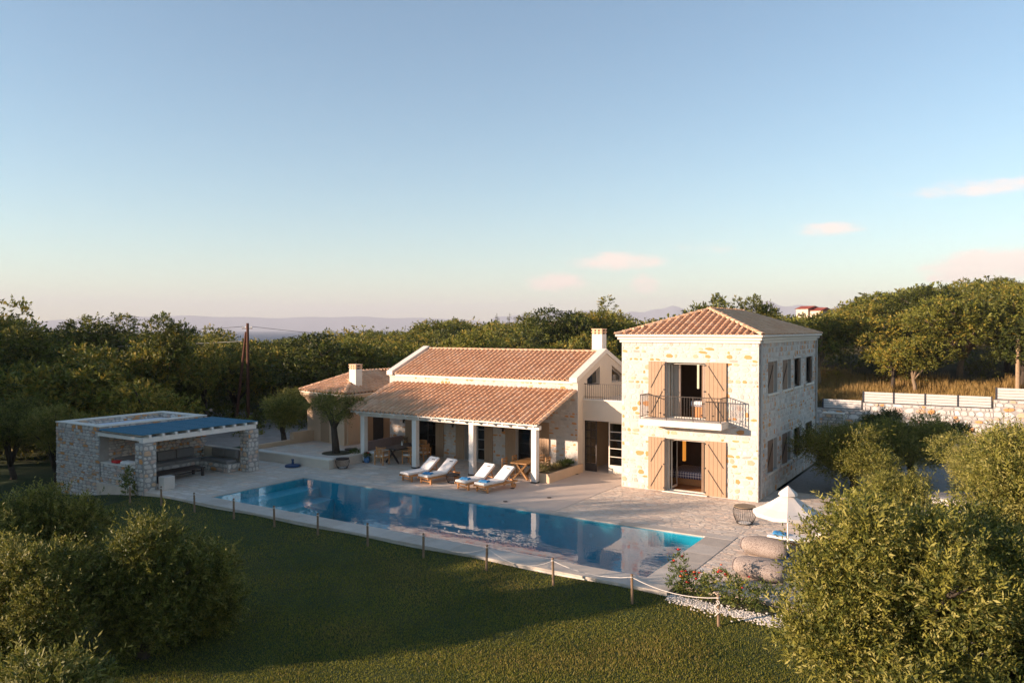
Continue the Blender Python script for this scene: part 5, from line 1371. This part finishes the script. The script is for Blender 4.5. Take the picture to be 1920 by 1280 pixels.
def sprays(rs, lobes, n_tw, per, ll, lw, tl, up=.5, shell=(.55, 1.05), floor=-.75):
    """leafy twigs over the outside of the lobes (cx,cy,cz,rx,ry,rz): returns leaf quads as (V, F)"""
    L = np.array(lobes, float); wgt = (L[:, 3] * L[:, 5]); wgt /= wgt.sum()
    k = rs.choice(len(L), n_tw, p=wgt)
    d = unit(rs.normal(size=(n_tw, 3))); d[:, 2] = np.maximum(d[:, 2], floor + .3 * rs.rand(n_tw)); d = unit(d)
    rr = rs.uniform(shell[0], shell[1], (n_tw, 1)) ** .7
    base = L[k, :3] + d * L[k, 3:6] * rr
    td = unit(d * .8 + np.array([0, 0, up]) + rs.normal(size=(n_tw, 3)) * .45)
    tlen = tl * rs.uniform(.5, 1.4, (n_tw, 1))
    t = (np.arange(per) + .5) / per
    P = base[:, None] + td[:, None] * tlen[:, None] * t[None, :, None]
    P[:, :, 2] -= (.18 * tlen * t[None] ** 2)
    rnd = rs.normal(size=(n_tw, per, 3))
    side = rnd - (rnd * td[:, None]).sum(2, keepdims=True) * td[:, None]
    side /= np.maximum(np.linalg.norm(side, axis=2, keepdims=True), 1e-9)
    ld = td[:, None] * .75 + side * .8; ld /= np.linalg.norm(ld, axis=2, keepdims=True)
    wv = np.cross(ld, rs.normal(size=(n_tw, per, 3))); wv /= np.maximum(np.linalg.norm(wv, axis=2, keepdims=True), 1e-9)
    l = ll * rs.uniform(.4, 1.45, (n_tw, per, 1)); w_ = lw * rs.uniform(.7, 1.3, (n_tw, per, 1)) * .5
    V = np.stack([P, P + ld * l * .45 + wv * w_, P + ld * l, P + ld * l * .45 - wv * w_], 2).reshape(-1, 3)
    F = np.arange(len(V)).reshape(-1, 4)
    tw = np.repeat(k, per); twig = np.repeat(np.arange(n_tw), per)
    return V, F, twig

def crown_mesh(name, seed, lobes, n_tw, per, ll, lw, tl, mats, mixw=(.35, .45, .2), shoots=0, **kw):
    rs = np.random.RandomState(seed)
    V, F, twig = sprays(rs, lobes, n_tw, per, ll, lw, tl, **kw)
    if shoots:                                   # long young shoots standing out of the crown
        kw2 = dict(kw); kw2['up'] = 1.3; kw2['shell'] = (.9, 1.15); kw2['floor'] = -.1
        ns = int(n_tw * shoots); V2, F2, t2 = sprays(rs, lobes, ns, per + 4, ll, lw, tl * 1.9, **kw2)
        F = np.concatenate([F, F2 + len(V)]); V = np.concatenate([V, V2]); twig = np.concatenate([twig, t2 % n_tw])
    mi = rs.choice(len(mats), n_tw, p=np.array(mixw[:len(mats)]) / sum(mixw[:len(mats)]))[twig]
    return np_mesh(name, V, F, mats, mi)

def rand_lobes(rs, n, rx, rz, cz, lr=(.35, .55), flat=1.0, inner=.75):
    """uneven clumps: some far out and small, some big and close in, with gaps between"""
    out = [(0, 0, cz - rz * .1, rx * .5, rx * .5, rz * .5)]; lean = rs.normal(size=3) * .12
    for i in range(n):
        d = rs.normal(size=3); d /= np.linalg.norm(d); d[2] = d[2] * .9 + .12
        q = rs.uniform(.55, 1.08) * inner; r = rs.uniform(*lr) * (1.25 - .45 * q / inner)
        out.append((rx * (d[0] * q + lean[0]), rx * (d[1] * q + lean[1]), cz + rz * d[2] * q * flat, rx * r * rs.uniform(.85, 1.3), rx * r * rs.uniform(.85, 1.3), rz * r * rs.uniform(.6, .95)))
    return out

def limbs_mesh(name, rs, lobes, trunk_h, r0, m, n_max=9, fork=.25):
    b = MB(); f = Vector((rs.uniform(-.2, .2), rs.uniform(-.2, .2), trunk_h))
    b.tube([(0, 0, -.3), (rs.uniform(-.08, .08), rs.uniform(-.08, .08), trunk_h * .5), tuple(f)], [r0 * 1.25, r0, r0 * .85], 8)
    for (cx, cy, cz, a, _, c) in lobes[1:1 + n_max]:
        e = Vector((cx, cy, cz + c * .2)); mid = f.lerp(e, .5) + Vector((rs.uniform(-.15, .15), rs.uniform(-.15, .15), .15 * (e - f).length))
        b.tube([tuple(f - Vector((0, 0, .15))), tuple(f.lerp(mid, .5)), tuple(mid), tuple(e)], [r0 * .6, r0 * .42, r0 * .3, r0 * .12], 6)
        for k in range(2):
            q = mid.lerp(e, .4 + .3 * k); tip = q + Vector((rs.uniform(-1, 1), rs.uniform(-1, 1), rs.uniform(.2, 1))) * a * .8
            b.tube([tuple(q), tuple(tip)], [r0 * .18, r0 * .05], 5)
    return b.mesh(name, m, smooth=True)

def tree(name, label, loc, crown, trunk, group=None, rz=0, sc=(1, 1, 1), cat='tree'):
    t = thing(name, label, cat, loc, group); t.rotation_euler = (0, 0, rz); t.scale = sc
    link('trunk', trunk, t); link('crown', crown, t)
    return t

# ---- near olives
def olive(label, loc, seed, rx, rz, cz, n_tw, per=9, ll=.088, lw=.027, tl=.30, n_l=20, trunk=.9, r0=.16, mixw=(.35, .45, .2), mats=None, bark='bark', name='olive_tree', lr=(.24, .42), **kw):
    rs = np.random.RandomState(seed); rx, rz = rx * .84, rz * .84; lb = rand_lobes(rs, n_l, rx, rz, cz, lr)
    return tree(name, label, loc, crown_mesh('crown', seed, lb, n_tw, per, ll, lw, tl, mats or L_OLIVE, mixw, shoots=.06, **kw), limbs_mesh('trunk', rs, lb, trunk, r0, M[bark]))

olive('big bushy olive tree in front of the bean bags and rose bed', (-1.75, 13.5, -.6), 1, 2.0, 2.1, 2.95, 9300, 10, trunk=1.0, r0=.2, n_l=30)
olive('broad olive tree filling the corner of the garden beside the big bushy olive', (.45, 15.2, -.6), 2, 2.2, 2.1, 2.95, 9000, 10, trunk=1.0, r0=.2, n_l=30)
olive('lower olive bush under the big bushy olive at the lawn edge', (-1.35, 12.0, -.8), 3, 1.25, 1.2, 1.7, 5200, 10, trunk=.6, r0=.12)
olive('olive bush under the broad corner olive', (.2, 12.2, -.8), 4, 1.6, 1.4, 1.75, 5000, 10, trunk=.6, r0=.12)
olive('pale olive tree standing behind the broad corner olive', (.45, 20.8, -.1), 5, 1.9, 1.9, 3.1, 6200, 9, trunk=1.2, mixw=(.2, .4, .4))
MIX_D = (.5, .4, .1)
olive('dark olive tree on the shaded lawn in front of the pavilion', (-15.75, 10.0, -.95), 6, 1.5, 1.9, 1.75, 7600, 10, trunk=.5, mixw=MIX_D)
olive('small olive bush joined to the shaded lawn olive on its pool side', (-16.3, 11.5, -.85), 7, 1.4, 1.6, 1.4, 5000, 10, trunk=.4, mixw=MIX_D)
olive('sunlit topped olive tree left of the shaded lawn olive', (-21.6, 10.6, -1.2), 8, 1.75, 2.3, 2.1, 8200, 10, trunk=.6)
olive('lower olive bush below the sunlit topped olive tree', (-17.4, 8.3, -1.15), 9, 1.7, 2.0, 1.8, 6800, 10, trunk=.5)
olive('nearest olive bush of all, only its twigs reaching into the lower corner', (-11.0, 5.25, -1.2), 10, .95, .9, 2.75, 3600, 10, trunk=1.3, mixw=(.25, .45, .3))
olive('tall olive tree at the far lawn edge outside the pavilion wall', (-41.5, 19.0, -1.2), 11, 2.0, 1.9, 3.0, 4200, 9, .10, .03, .3, trunk=1.2)
olive('rounded golden olive tree against the pavilion store wall', (-38.6, 19.6, -1.0), 12, 1.45, 1.8, 2.7, 3900, 9, .09, .028, .3, trunk=1.0, mixw=(.2, .5, .3))
olive('courtyard olive tree with thick dark trunk on the raised terrace', (-28.5, 28.2, .43), 13, 1.85, 1.15, 2.25, 1600, 9, .085, .024, .3, n_l=13, trunk=1.35, r0=.17, mixw=(.55, .35, .1), lr=(.26, .42))
olive('bushy golden olive beside the small wing at the garden wall', (-33.6, 29.2, -.2), 14, 1.6, 1.5, 2.6, 3600, 9, .085, .025, .3, trunk=1.2, mixw=(.3, .45, .25))
olive('wide olive tree in the yard beside the tower house', (-5.2, 34.4, -.03), 15, 2.9, 1.55, 1.6, 8200, 9, .085, .024, .32, trunk=.9, r0=.15, n_l=16, lr=(.28, .44))
olive('second yard olive with upright shoots behind the wide one', (-3.4, 38.0, -.03), 16, 2.3, 1.5, 1.7, 5200, 9, .085, .025, .32, trunk=.8)
olive('pale feathery olive tree at the near side of the yard', (-.4, 31.0, -.03), 17, 2.1, 1.8, 2.1, 6000, 9, .085, .022, .32, trunk=1.0, mixw=(.15, .35, .5), bark='bark_pale')
olive('low dense olive bush between the yard olives and the big garden bush', (-3.1, 29.0, -.03), 25, 1.5, 1.2, 1.1, 3600, 9, .085, .024, .3, trunk=.4)
olive('dark bushy olive against the middle retaining wall', (-5.3, 44.2, -.03), 18, 1.5, 1.1, 1.6, 2400, 8, .10, .035, .3, trunk=.8, mixw=(.8, .2, .0))
olive('dark low olive against the retaining wall, further from the tower', (-2.6, 44.4, -.03), 19, 1.4, .95, 1.4, 2000, 8, .10, .035, .3, trunk=.7, mixw=(.8, .2, .0))

# ---- woodland trees: a few kinds, copied one by one
WP = []; WTOP = []
for k in range(7):
    rs = np.random.RandomState(100 + k); tall = k >= 5
    if tall: lb = rand_lobes(rs, 13, 2.2, 3.1, 5.6, (.25, .46), inner=.85)
    else: lb = rand_lobes(rs, 15 + k % 3 * 3, 2.7, 2.15, 3.7, (.24, .48), inner=.85)
    cm = crown_mesh('crown', 200 + k, lb, 1700 if not tall else 1400, 8, .19, .085, .42, L_WOOD, [(.8, .2, .0), (.3, .6, .1), (.1, .5, .4), (.65, .35, .0), (.15, .5, .35), (.5, .45, .05), (.35, .5, .15)][k], up=.35, floor=-.6)
    cz_ = np.empty(len(cm.vertices) * 3, np.float32); cm.vertices.foreach_get('co', cz_); WTOP.append(float(np.percentile(cz_[2::3], 99.3)))
    WP.append((cm, limbs_mesh('trunk', rs, lb, 1.6 if not tall else 2.6, .17, M['bark_pale' if k % 2 else 'bark'])))
SKY = [(0, 588), (150, 582), (200, 582), (290, 576), (330, 603), (380, 602), (420, 642), (560, 636), (620, 628), (680, 608), (740, 603), (800, 602), (870, 599), (930, 604), (970, 608), (1000, 593), (1060, 588), (1100, 576), (1130, 567), (1170, 586), (1200, 596), (1250, 600), (1340, 572), (1400, 574), (1430, 585), (1520, 594), (1570, 587), (1600, 566), (1640, 549), (1750, 535), (1850, 521), (1920, 533), (2000, 530)]
SA = np.array([-32.5 + math.degrees(math.atan((p - 960) / 1450)) for p, _ in SKY]); SE = np.array([(617 - y) / 1450 * math.cos(math.atan((p - 960) / 1450)) for p, y in SKY])
def sky_top(x, y): return 6.7 + math.hypot(x, y) * float(np.interp(math.degrees(math.atan2(x, y)), SA, SE))
ZONES = [(-90, -52, 'dense dark tree of the wood beyond the pavilion', 'trees of the wood beyond the pavilion'), (-52, -44, 'low rounded tree of the wood in front of the sea', 'trees of the wood in front of the sea'),
         (-44, -36, 'golden green tree of the wood behind the small wing', 'trees of the wood behind the small wing'), (-36, -22, 'golden green tree of the wood behind the long tiled roof', 'trees of the wood behind the long roof'), (-22, 90, 'sunlit tree on the wooded hill beyond the tower house', 'trees on the hill beyond the tower')]
wrng = random.Random(4); NT = [0]; SPOTS = []
def wood_tree(x, y, ztop=None, k=None, wide=1.0, label=None, group=None):
    k = k if k is not None else wrng.randrange(5)
    g = float(hill(x, y)); cm, tm = WP[k]
    full = WTOP[k] - .15
    hgt = (ztop - g) if ztop is not None else wrng.uniform(4.6, 7.2)
    s = max(.45, hgt / full); az = math.degrees(math.atan2(x, y))
    if label is None:
        for a, c, l, gr in ZONES:
            if a <= az < c:
                row = int(np.searchsorted([54, 66, 82, 105], math.hypot(x, y)))
                label = l + (', at its near edge', ', in its second rank', ', midway into it', ', towards its far side', ', at its farthest rank')[row]; group = gr + (' (near edge)', ' (second rank)', ' (middle)', ' (far side)', ' (farthest rank)')[row]
    t = tree('woodland_tree', label, (x, y, g - .15), cm, tm, group, wrng.uniform(0, 6.28), (s * wide * wrng.uniform(.9, 1.15), s * wide * wrng.uniform(.9, 1.15), s))
    NT[0] += 1; SPOTS.append((x, y)); return t
# trees one can tell apart on the skyline
for x, y, zt, k, wd, lb in [(-56, 26, 7.9, 5, 1.0, 'tall tree with open top at the far left end of the wood'), (-60, 31, 7.6, 6, .9, 'tall loose tree beside the tallest pair beyond the pavilion'), (-58, 33, 8.4, 5, 1.15, 'tall flat topped tree with gaps in its crown beyond the pavilion'), (-64, 38.5, 8.5, 6, 1.0, 'tall open tree behind the pale cable'), (-46.2, 30.0, 8.3, 5, .95, 'tallest upright tree between the pavilion and the sea view'), (-49, 29, 6.7, 2, 1.0, 'round tree in front of the tall trees beyond the pavilion'), (-47.2, 34.2, 7.5, 6, .85, 'slim tree with a loose tip just before the A frame pole'), (-52, 36, 6.6, 1, 1.0, 'rounded tree at the foot of the slim loose tipped tree'), (-46.5, 23.5, 5.5, 4, 1.1, 'sunlit tree low at the left of the pavilion roof'), (-48, 26.5, 6.0, 2, 1.1, 'sunlit broad tree behind the low sunlit tree'), (-42.5, 26.5, 3.6, 4, 1.0, 'small golden tree behind the pavilion store roof'),
        (-37.3, 77, 9.95, 6, 1.25, 'tall spreading tree rising behind the long house chimney'), (-38.5, 71, 8.6, 3, 1.0, 'broad tree next to the tall spreading one behind the long house'), (-45.5, 76, 8.5, 5, 1.0, 'upright tree over the middle of the long roof'), (-23.3, 74, 9.6, 5, .9, 'slim tree peeping over the tower roof ridge'), (-22.3, 77.5, 9.6, 6, .8, 'second slim tree peeping over the tower roof ridge'), (-21.0, 77.0, 9.7, 5, .7, 'third slim tree peeping over the tower roof ridge')]:
    wood_tree(x, y, zt - (.75 if x < -44 and y < 40 else 0), k, wd, lb)
def blocked(x, y):
    if -41 < x < 10 and y < 46.6: return True
    if -46 < x <= -34 and y < 33: return True
    if x > -26 and x < 20 and y < 83 - max(0, -x - 13) * 1.0: return True
    return False
def az_of(x, y): return math.degrees(math.atan2(x, y))
def scatter(d0, d1, step, a0=-69, a1=4, lim=999):
    out = []
    for i in range(int(-160 / step), int(30 / step)):
        for j in range(0, int(160 / step)):
            x, y = (i + wrng.uniform(-.38, .38)) * step, (j + wrng.uniform(-.38, .38)) * step
            d = math.hypot(x, y); az = math.degrees(math.atan2(x, y))
            if not (d0 <= d < d1 and a0 <= az <= a1) or blocked(x, y): continue
            if any((x - p) ** 2 + (y - q) ** 2 < (step * .55) ** 2 for p, q in SPOTS): continue
            out.append((d, x, y))
    out.sort()
    for d, x, y in out[:lim]:
        zt = sky_top(x, y); g = float(hill(x, y)); hgt = wrng.uniform(3.6, 7.2) + (1.2 if az_of(x, y) > -16 else 0)
        if d > 88: hgt = max(hgt, min(7.8, (zt - g) * wrng.uniform(.62, 1.0)))
        wood_tree(x, y, min(g + hgt, zt - wrng.uniform(0, .5)), None, wrng.uniform(1.0, 1.25))
scatter(42, 66, 4.5); n_a = NT[0]
scatter(66, 92, 5.6)
scatter(92, 140, 7.2, lim=max(0, 284 - NT[0]))
# trees that stand outside the picture towards the sun and shade the lawn
az_, su = R(SUN_AZ), math.tan(R(SUN_EL))
SHADE = [(-74, -28, 3.0, 2), (-70, -30, 3.4, 5), (-66, -28, 3.0, 1), (-62, -30, 3.2, 3), (-58, -29, 2.8, 0), (-54, -31, 2.6, 4), (-50, -30, 2.0, 2), (-47, -33, 1.3, 1), (-44, -31, 1.5, 2), (-40.3, -33, 3.9, 5), (-38.2, -35, 3.7, 5), (-39.3, -29, 3.3, 1), (-38.0, -29, 3.1, 3), (-41.2, -30, 3.1, 2), (-37.9, -31, 3.2, 6), (-34, -30, .45, 1), (-31.5, -33, .45, 0), (-29, -30, 1.25, 3), (-27.0, -33, 1.65, 4), (-25.0, -31, 2.1, 0), (-22.6, -33, 1.5, 2)]
for u, s, T, k in SHADE:
    x, y = u * math.cos(az_) + s * math.sin(az_), -u * math.sin(az_) + s * math.cos(az_)
    wood_tree(x, y, T - s * su, k, 1.0, 'tree of the olive grove outside the lawn towards the evening sun', 'trees of the grove that shades the lawn')

# far wood that reads as one mass
def far_wood():
    rs = np.random.RandomState(9); Vs, mi = [], []
    n = 0
    while n < 1500:
        d = 105 + 260 * rs.rand() ** 1.3; a = rs.uniform(-70, 6); x, y = d * math.sin(R(a)), d * math.cos(R(a))
        g = float(hill(x, y)); zt = sky_top(x, y) - rs.uniform(.1, 1.2); h = min(zt - g, rs.uniform(5, 8))
        if h < 2.0: n += 1; continue
        r = rs.uniform(2.4, 3.8)
        lb = [(x + rs.uniform(-1, 1) * r * .6, y + rs.uniform(-1, 1) * r * .6, g + h * rs.uniform(.45, .8), r * .55, r * .55, h * .28) for _ in range(6)]
        V, F, tw = sprays(rs, lb, 62, 4, .46, .28, .6, up=.3); Vs.append(V); mi.append(np.repeat(rs.choice(3, p=[.45, .42, .13]), len(F))); n += 1
    V = np.concatenate(Vs); F = np.arange(len(V)).reshape(-1, 4)
    o = link('far_woodland', np_mesh('far_woodland', V, F, L_WOOD, np.concatenate(mi))); o['kind'] = 'stuff'
    tag(o, 'far wooded slopes between the nearer trees and the sea', 'woodland')
far_wood()
# undergrowth below the wood edge
def undergrowth():
    rs = np.random.RandomState(12); Vs, mi = [], []
    for i in range(900):
        d = rs.uniform(40, 95); a = rs.uniform(-69, 4); x, y = d * math.sin(R(a)), d * math.cos(R(a))
        if blocked(x, y) or (x > -26 and y < 85): continue
        g = float(hill(x, y)); r = rs.uniform(.7, 1.5)
        V, F, tw = sprays(rs, [(x, y, g + r * .5, r, r, r * rs.uniform(.6, 1.1))], 60, 5, .22, .09, .4); Vs.append(V); mi.append(np.repeat(rs.choice(3, p=[.55, .4, .05]), len(F)))
    V = np.concatenate(Vs); F = np.arange(len(V)).reshape(-1, 4)
    o = link('undergrowth', np_mesh('undergrowth', V, F, L_WOOD, np.concatenate(mi))); o['kind'] = 'stuff'
    tag(o, 'dark scrub and undergrowth at the foot of the wood', 'undergrowth')
undergrowth()
# slender conifers far off
for i, (x, y, zt, lb) in enumerate(((-101, 152, 10.4, 'slender faint conifer on the skyline over the long roof end'), (-99.5, 155, 10.6, 'slender faint conifer beside its twin over the long roof end'), (-85, 160, 9.9, 'small pointed conifer on the skyline over the middle of the long roof'))):
    t = thing('conifer_tree', lb, 'tree', (x, y, float(hill(x, y))), None); h = zt - float(hill(x, y)); rs = np.random.RandomState(i)
    b = MB(); b.tube([(0, 0, 0), (0, 0, h)], [.2, .03], 6); b.build('trunk', M['bark'], t)
    lb_ = [(0, 0, h * (.35 + .065 * k), 1.0 - .095 * k, 1.0 - .095 * k, .22) for k in range(10)]
    link('crown', crown_mesh('crown', 50 + i, lb_, 160, 5, .35, .10, .4, L_WOOD, (1, 0, 0), up=.0), t)

# dry field
def dry_field():
    rs = np.random.RandomState(3); n = 42000
    x = rs.uniform(-25, 14, n); y = 77.6 + 10 * rs.rand(n) ** 1.2
    z = hill(x, y); h = rs.uniform(.35, .95, n) * (.7 + .5 * (np.sin(x * .7) * np.sin(y * .6) > 0)); wd = rs.uniform(.02, .045, n); a = rs.uniform(0, 6.28, n); le = rs.uniform(0, .3, n); la = rs.uniform(0, 6.28, n)
    V = np.empty((n, 3, 3)); V[:, 0] = np.stack([x - np.cos(a) * wd, y - np.sin(a) * wd, z], 1); V[:, 1] = np.stack([x + np.cos(a) * wd, y + np.sin(a) * wd, z], 1); V[:, 2] = np.stack([x + np.cos(la) * le, y + np.sin(la) * le, z + h], 1)
    o = link('dry_grass', np_mesh('dry_grass', V.reshape(-1, 3), np.arange(3 * n).reshape(n, 3), M['drygrass'])); o['kind'] = 'stuff'; tag(o, 'tall dry golden grass of the field above the retaining wall', 'grass')
dry_field()

# ---- small garden plants
def plant(name, label, loc, lobes, n_tw, per, ll, lw, tl, mats, seed, mixw=(1,), group=None, cat='plant', **kw):
    t = thing(name, label, cat, loc, group); link('foliage', crown_mesh('foliage', seed, lobes, n_tw, per, ll, lw, tl, mats, mixw, **kw), t); return t
for i, (x, y, h, lb) in enumerate(((-17.2, 29.6, .34, 'spiky golden rosemary tuft at the planter end nearest the pool'), (-17.05, 30.35, .25, 'smaller golden tuft second along the planter'), (-17.1, 31.0, .22, 'small green tuft in the middle of the planter'), (-17.1, 31.5, .28, 'green tuft near the wall end of the planter'), (-17.15, 31.9, .2, 'short tuft right against the wall in the planter'))):
    plant('tufted_plant', lb, (x, y, .33), [(0, 0, .05, .16, .16, .12)], 90, 6, .09, .02, h, L_LAV if i < 2 else L_PLANT, 30 + i, up=1.6, floor=0)
plant('leafy_shrub', 'low dark green shrub at the foot of the first porch post', (-27.85, 28.9, .018), [(0, 0, .25, .34, .34, .26)], 140, 6, .10, .04, .16, L_PLANT, 41, cat='shrub')
pf = plant('pot_plant', 'small red flowering plant in the blue ceramic pot', (-26.95, 28.75, .31), [(0, 0, .08, .16, .16, .1)], 50, 5, .07, .04, .1, L_PLANT, 42)
for k in range(7):
    a = k * 2.4; b = MB(); b.lathe([(.01, -.02), (.035, 0), (.01, .03)], 6, (.12 * math.cos(a), .12 * math.sin(a), .2)); b.build('flower', M['red_petal'], pf)
plant('climbing_plant', 'sunlit young shrub in the gap beside the front pavilion pillar', (-30.5, 18.35, -.25), [(0, 0, .35, .2, .2, .35), (0, .05, .85, .16, .16, .3)], 130, 6, .12, .04, .2, L_PLANT + [L_OLIVE[1]], 43, (.6, .4), cat='shrub')
def flower(t, x, y, z, r, m, rs):
    b = MB()
    for k in range(5):
        a = 2 * math.pi * k / 5 + rs.uniform(0, 1); p = Vector((math.cos(a), math.sin(a), .5)) * r
        sd = Vector((-math.sin(a), math.cos(a), 0)) * r * .55
        b.add([(x, y, z), tuple(Vector((x, y, z)) + p * .6 + sd), tuple(Vector((x, y, z)) + p), tuple(Vector((x, y, z)) + p * .6 - sd)], [(0, 1, 2, 3)])
    b.lathe([(r * .1, 0), (r * .45, r * .3), (r * .3, r * .7), (r * .05, r * .8)], 7, (x, y, z))
    return b.build('flower', m, t)
rs = np.random.RandomState(8)
t = plant('rose_bush', 'broad rose bush with red and coral flowers along the bed', (-6.0, 19.0, -.1), [(-.55, 0, .28, .5, .35, .3), (.1, .05, .36, .5, .4, .36), (.6, -.1, .3, .42, .35, .3)], 620, 6, .06, .034, .17, L_PLANT + [L_OLIVE[1]], 44, (.7, .3), cat='rose bush')
for k in range(17):
    a, q = rs.uniform(-.95, .95), rs.uniform(-.4, .3); flower(t, a, q - .05, .52 + .22 * (1 - abs(a)) + rs.uniform(-.12, .1), rs.uniform(.045, .07), M['red_petal'] if rs.rand() < .65 else M['orange_petal'], rs)
t = plant('rose_bush', 'tall slim rose with three red blooms at the pool corner', (-7.05, 19.05, -.1), [(0, 0, .35, .2, .2, .3), (0, 0, .75, .14, .14, .25)], 170, 6, .06, .032, .16, L_PLANT, 45, cat='rose bush')
for x, y, z in ((0, 0, 1.1), (-.08, -.1, .82), (.28, -.16, .35), (.1, .02, .93)): flower(t, x, y, z, .075, M['red_petal'], rs)
t = plant('rose_bush', 'low white rose between the red roses', (-6.7, 19.35, -.05), [(0, 0, .22, .26, .22, .2)], 110, 6, .05, .03, .14, L_PLANT, 46, cat='rose bush')
for k in range(5): flower(t, rs.uniform(-.2, .2), rs.uniform(-.15, .15), .46 + rs.uniform(-.05, .08), .06, M['white_petal'], rs)
plant('leafy_shrub', 'dark leafy shrub at the olive end of the rose bed', (-4.75, 18.95, -.1), [(0, 0, .3, .4, .35, .32)], 220, 6, .07, .03, .2, L_PLANT + L_OLIVE[:1], 47, (.5, .5), cat='shrub')
plant('wispy_shrub', 'pale wispy dry shoots growing out of the sunlit lawn', (-6.05, 11.6, -.62), [(0, 0, .12, .3, .3, .12)], 26, 7, .05, .014, .5, [L_LAV[0], L_OLIVE[2]], 48, (.6, .4), cat='shrub', up=1.5, floor=.1)
def pebbles():
    rs = np.random.RandomState(6); n = 1900; base = np.array([(1, 0, 0), (0, 1, 0), (-1, 0, 0), (0, -1, 0), (0, 0, 1), (0, 0, -1)], float); fc = np.array([(0, 1, 4), (1, 2, 4), (2, 3, 4), (3, 0, 4), (1, 0, 5), (2, 1, 5), (3, 2, 5), (0, 3, 5)])
    t = rs.rand(n); x = -7.15 + 3.0 * t; y = 18.62 - .30 * t + rs.normal(0, .13, n); z = lawn_z(x, np.minimum(y, 18.6)) + .015
    s = rs.uniform(.018, .042, (n, 1, 1)); V = base[None] * s * np.array([1, 1, .7]) * rs.uniform(.7, 1.2, (n, 6, 1)) + np.stack([x, y, z], 1)[:, None]
    F = (fc[None] + 6 * np.arange(n)[:, None, None]).reshape(-1, 3)
    o = link('white_pebbles', np_mesh('white_pebbles', V.reshape(-1, 3), F, M['white_pebble'])); o['kind'] = 'stuff'; tag(o, 'band of small white pebbles between the rose bed and the lawn', 'pebbles')
pebbles()
b = MB(); b.box(-7.19, -4.2, 18.6, 19.35, -.6, -.1); o = b.build('rose_bed', M['ground']); o['kind'] = 'structure'

# ------------------------------------------------------------------ evening haze over land and sea
HAZE = 1.3e-4
if HAZE:
    m = bpy.data.materials.new('haze_air'); m.use_nodes = True; N = m.node_tree.nodes; N.clear()
    pv = N.new('ShaderNodeVolumePrincipled'); pv.inputs['Density'].default_value = HAZE; pv.inputs['Color'].default_value = (.66, .68, .76, 1); pv.inputs['Anisotropy'].default_value = 0.0
    out = N.new('ShaderNodeOutputMaterial'); m.node_tree.links.new(pv.outputs[0], out.inputs['Volume'])
    b = MB(); b.box(-13500, 13500, -13500, 13500, -62, 500); o = b.build('haze', m); o['kind'] = 'stuff'
    m.cycles.homogeneous_volume = True

for o in bpy.data.objects:
    if 'fixed' in o: del o['fixed']
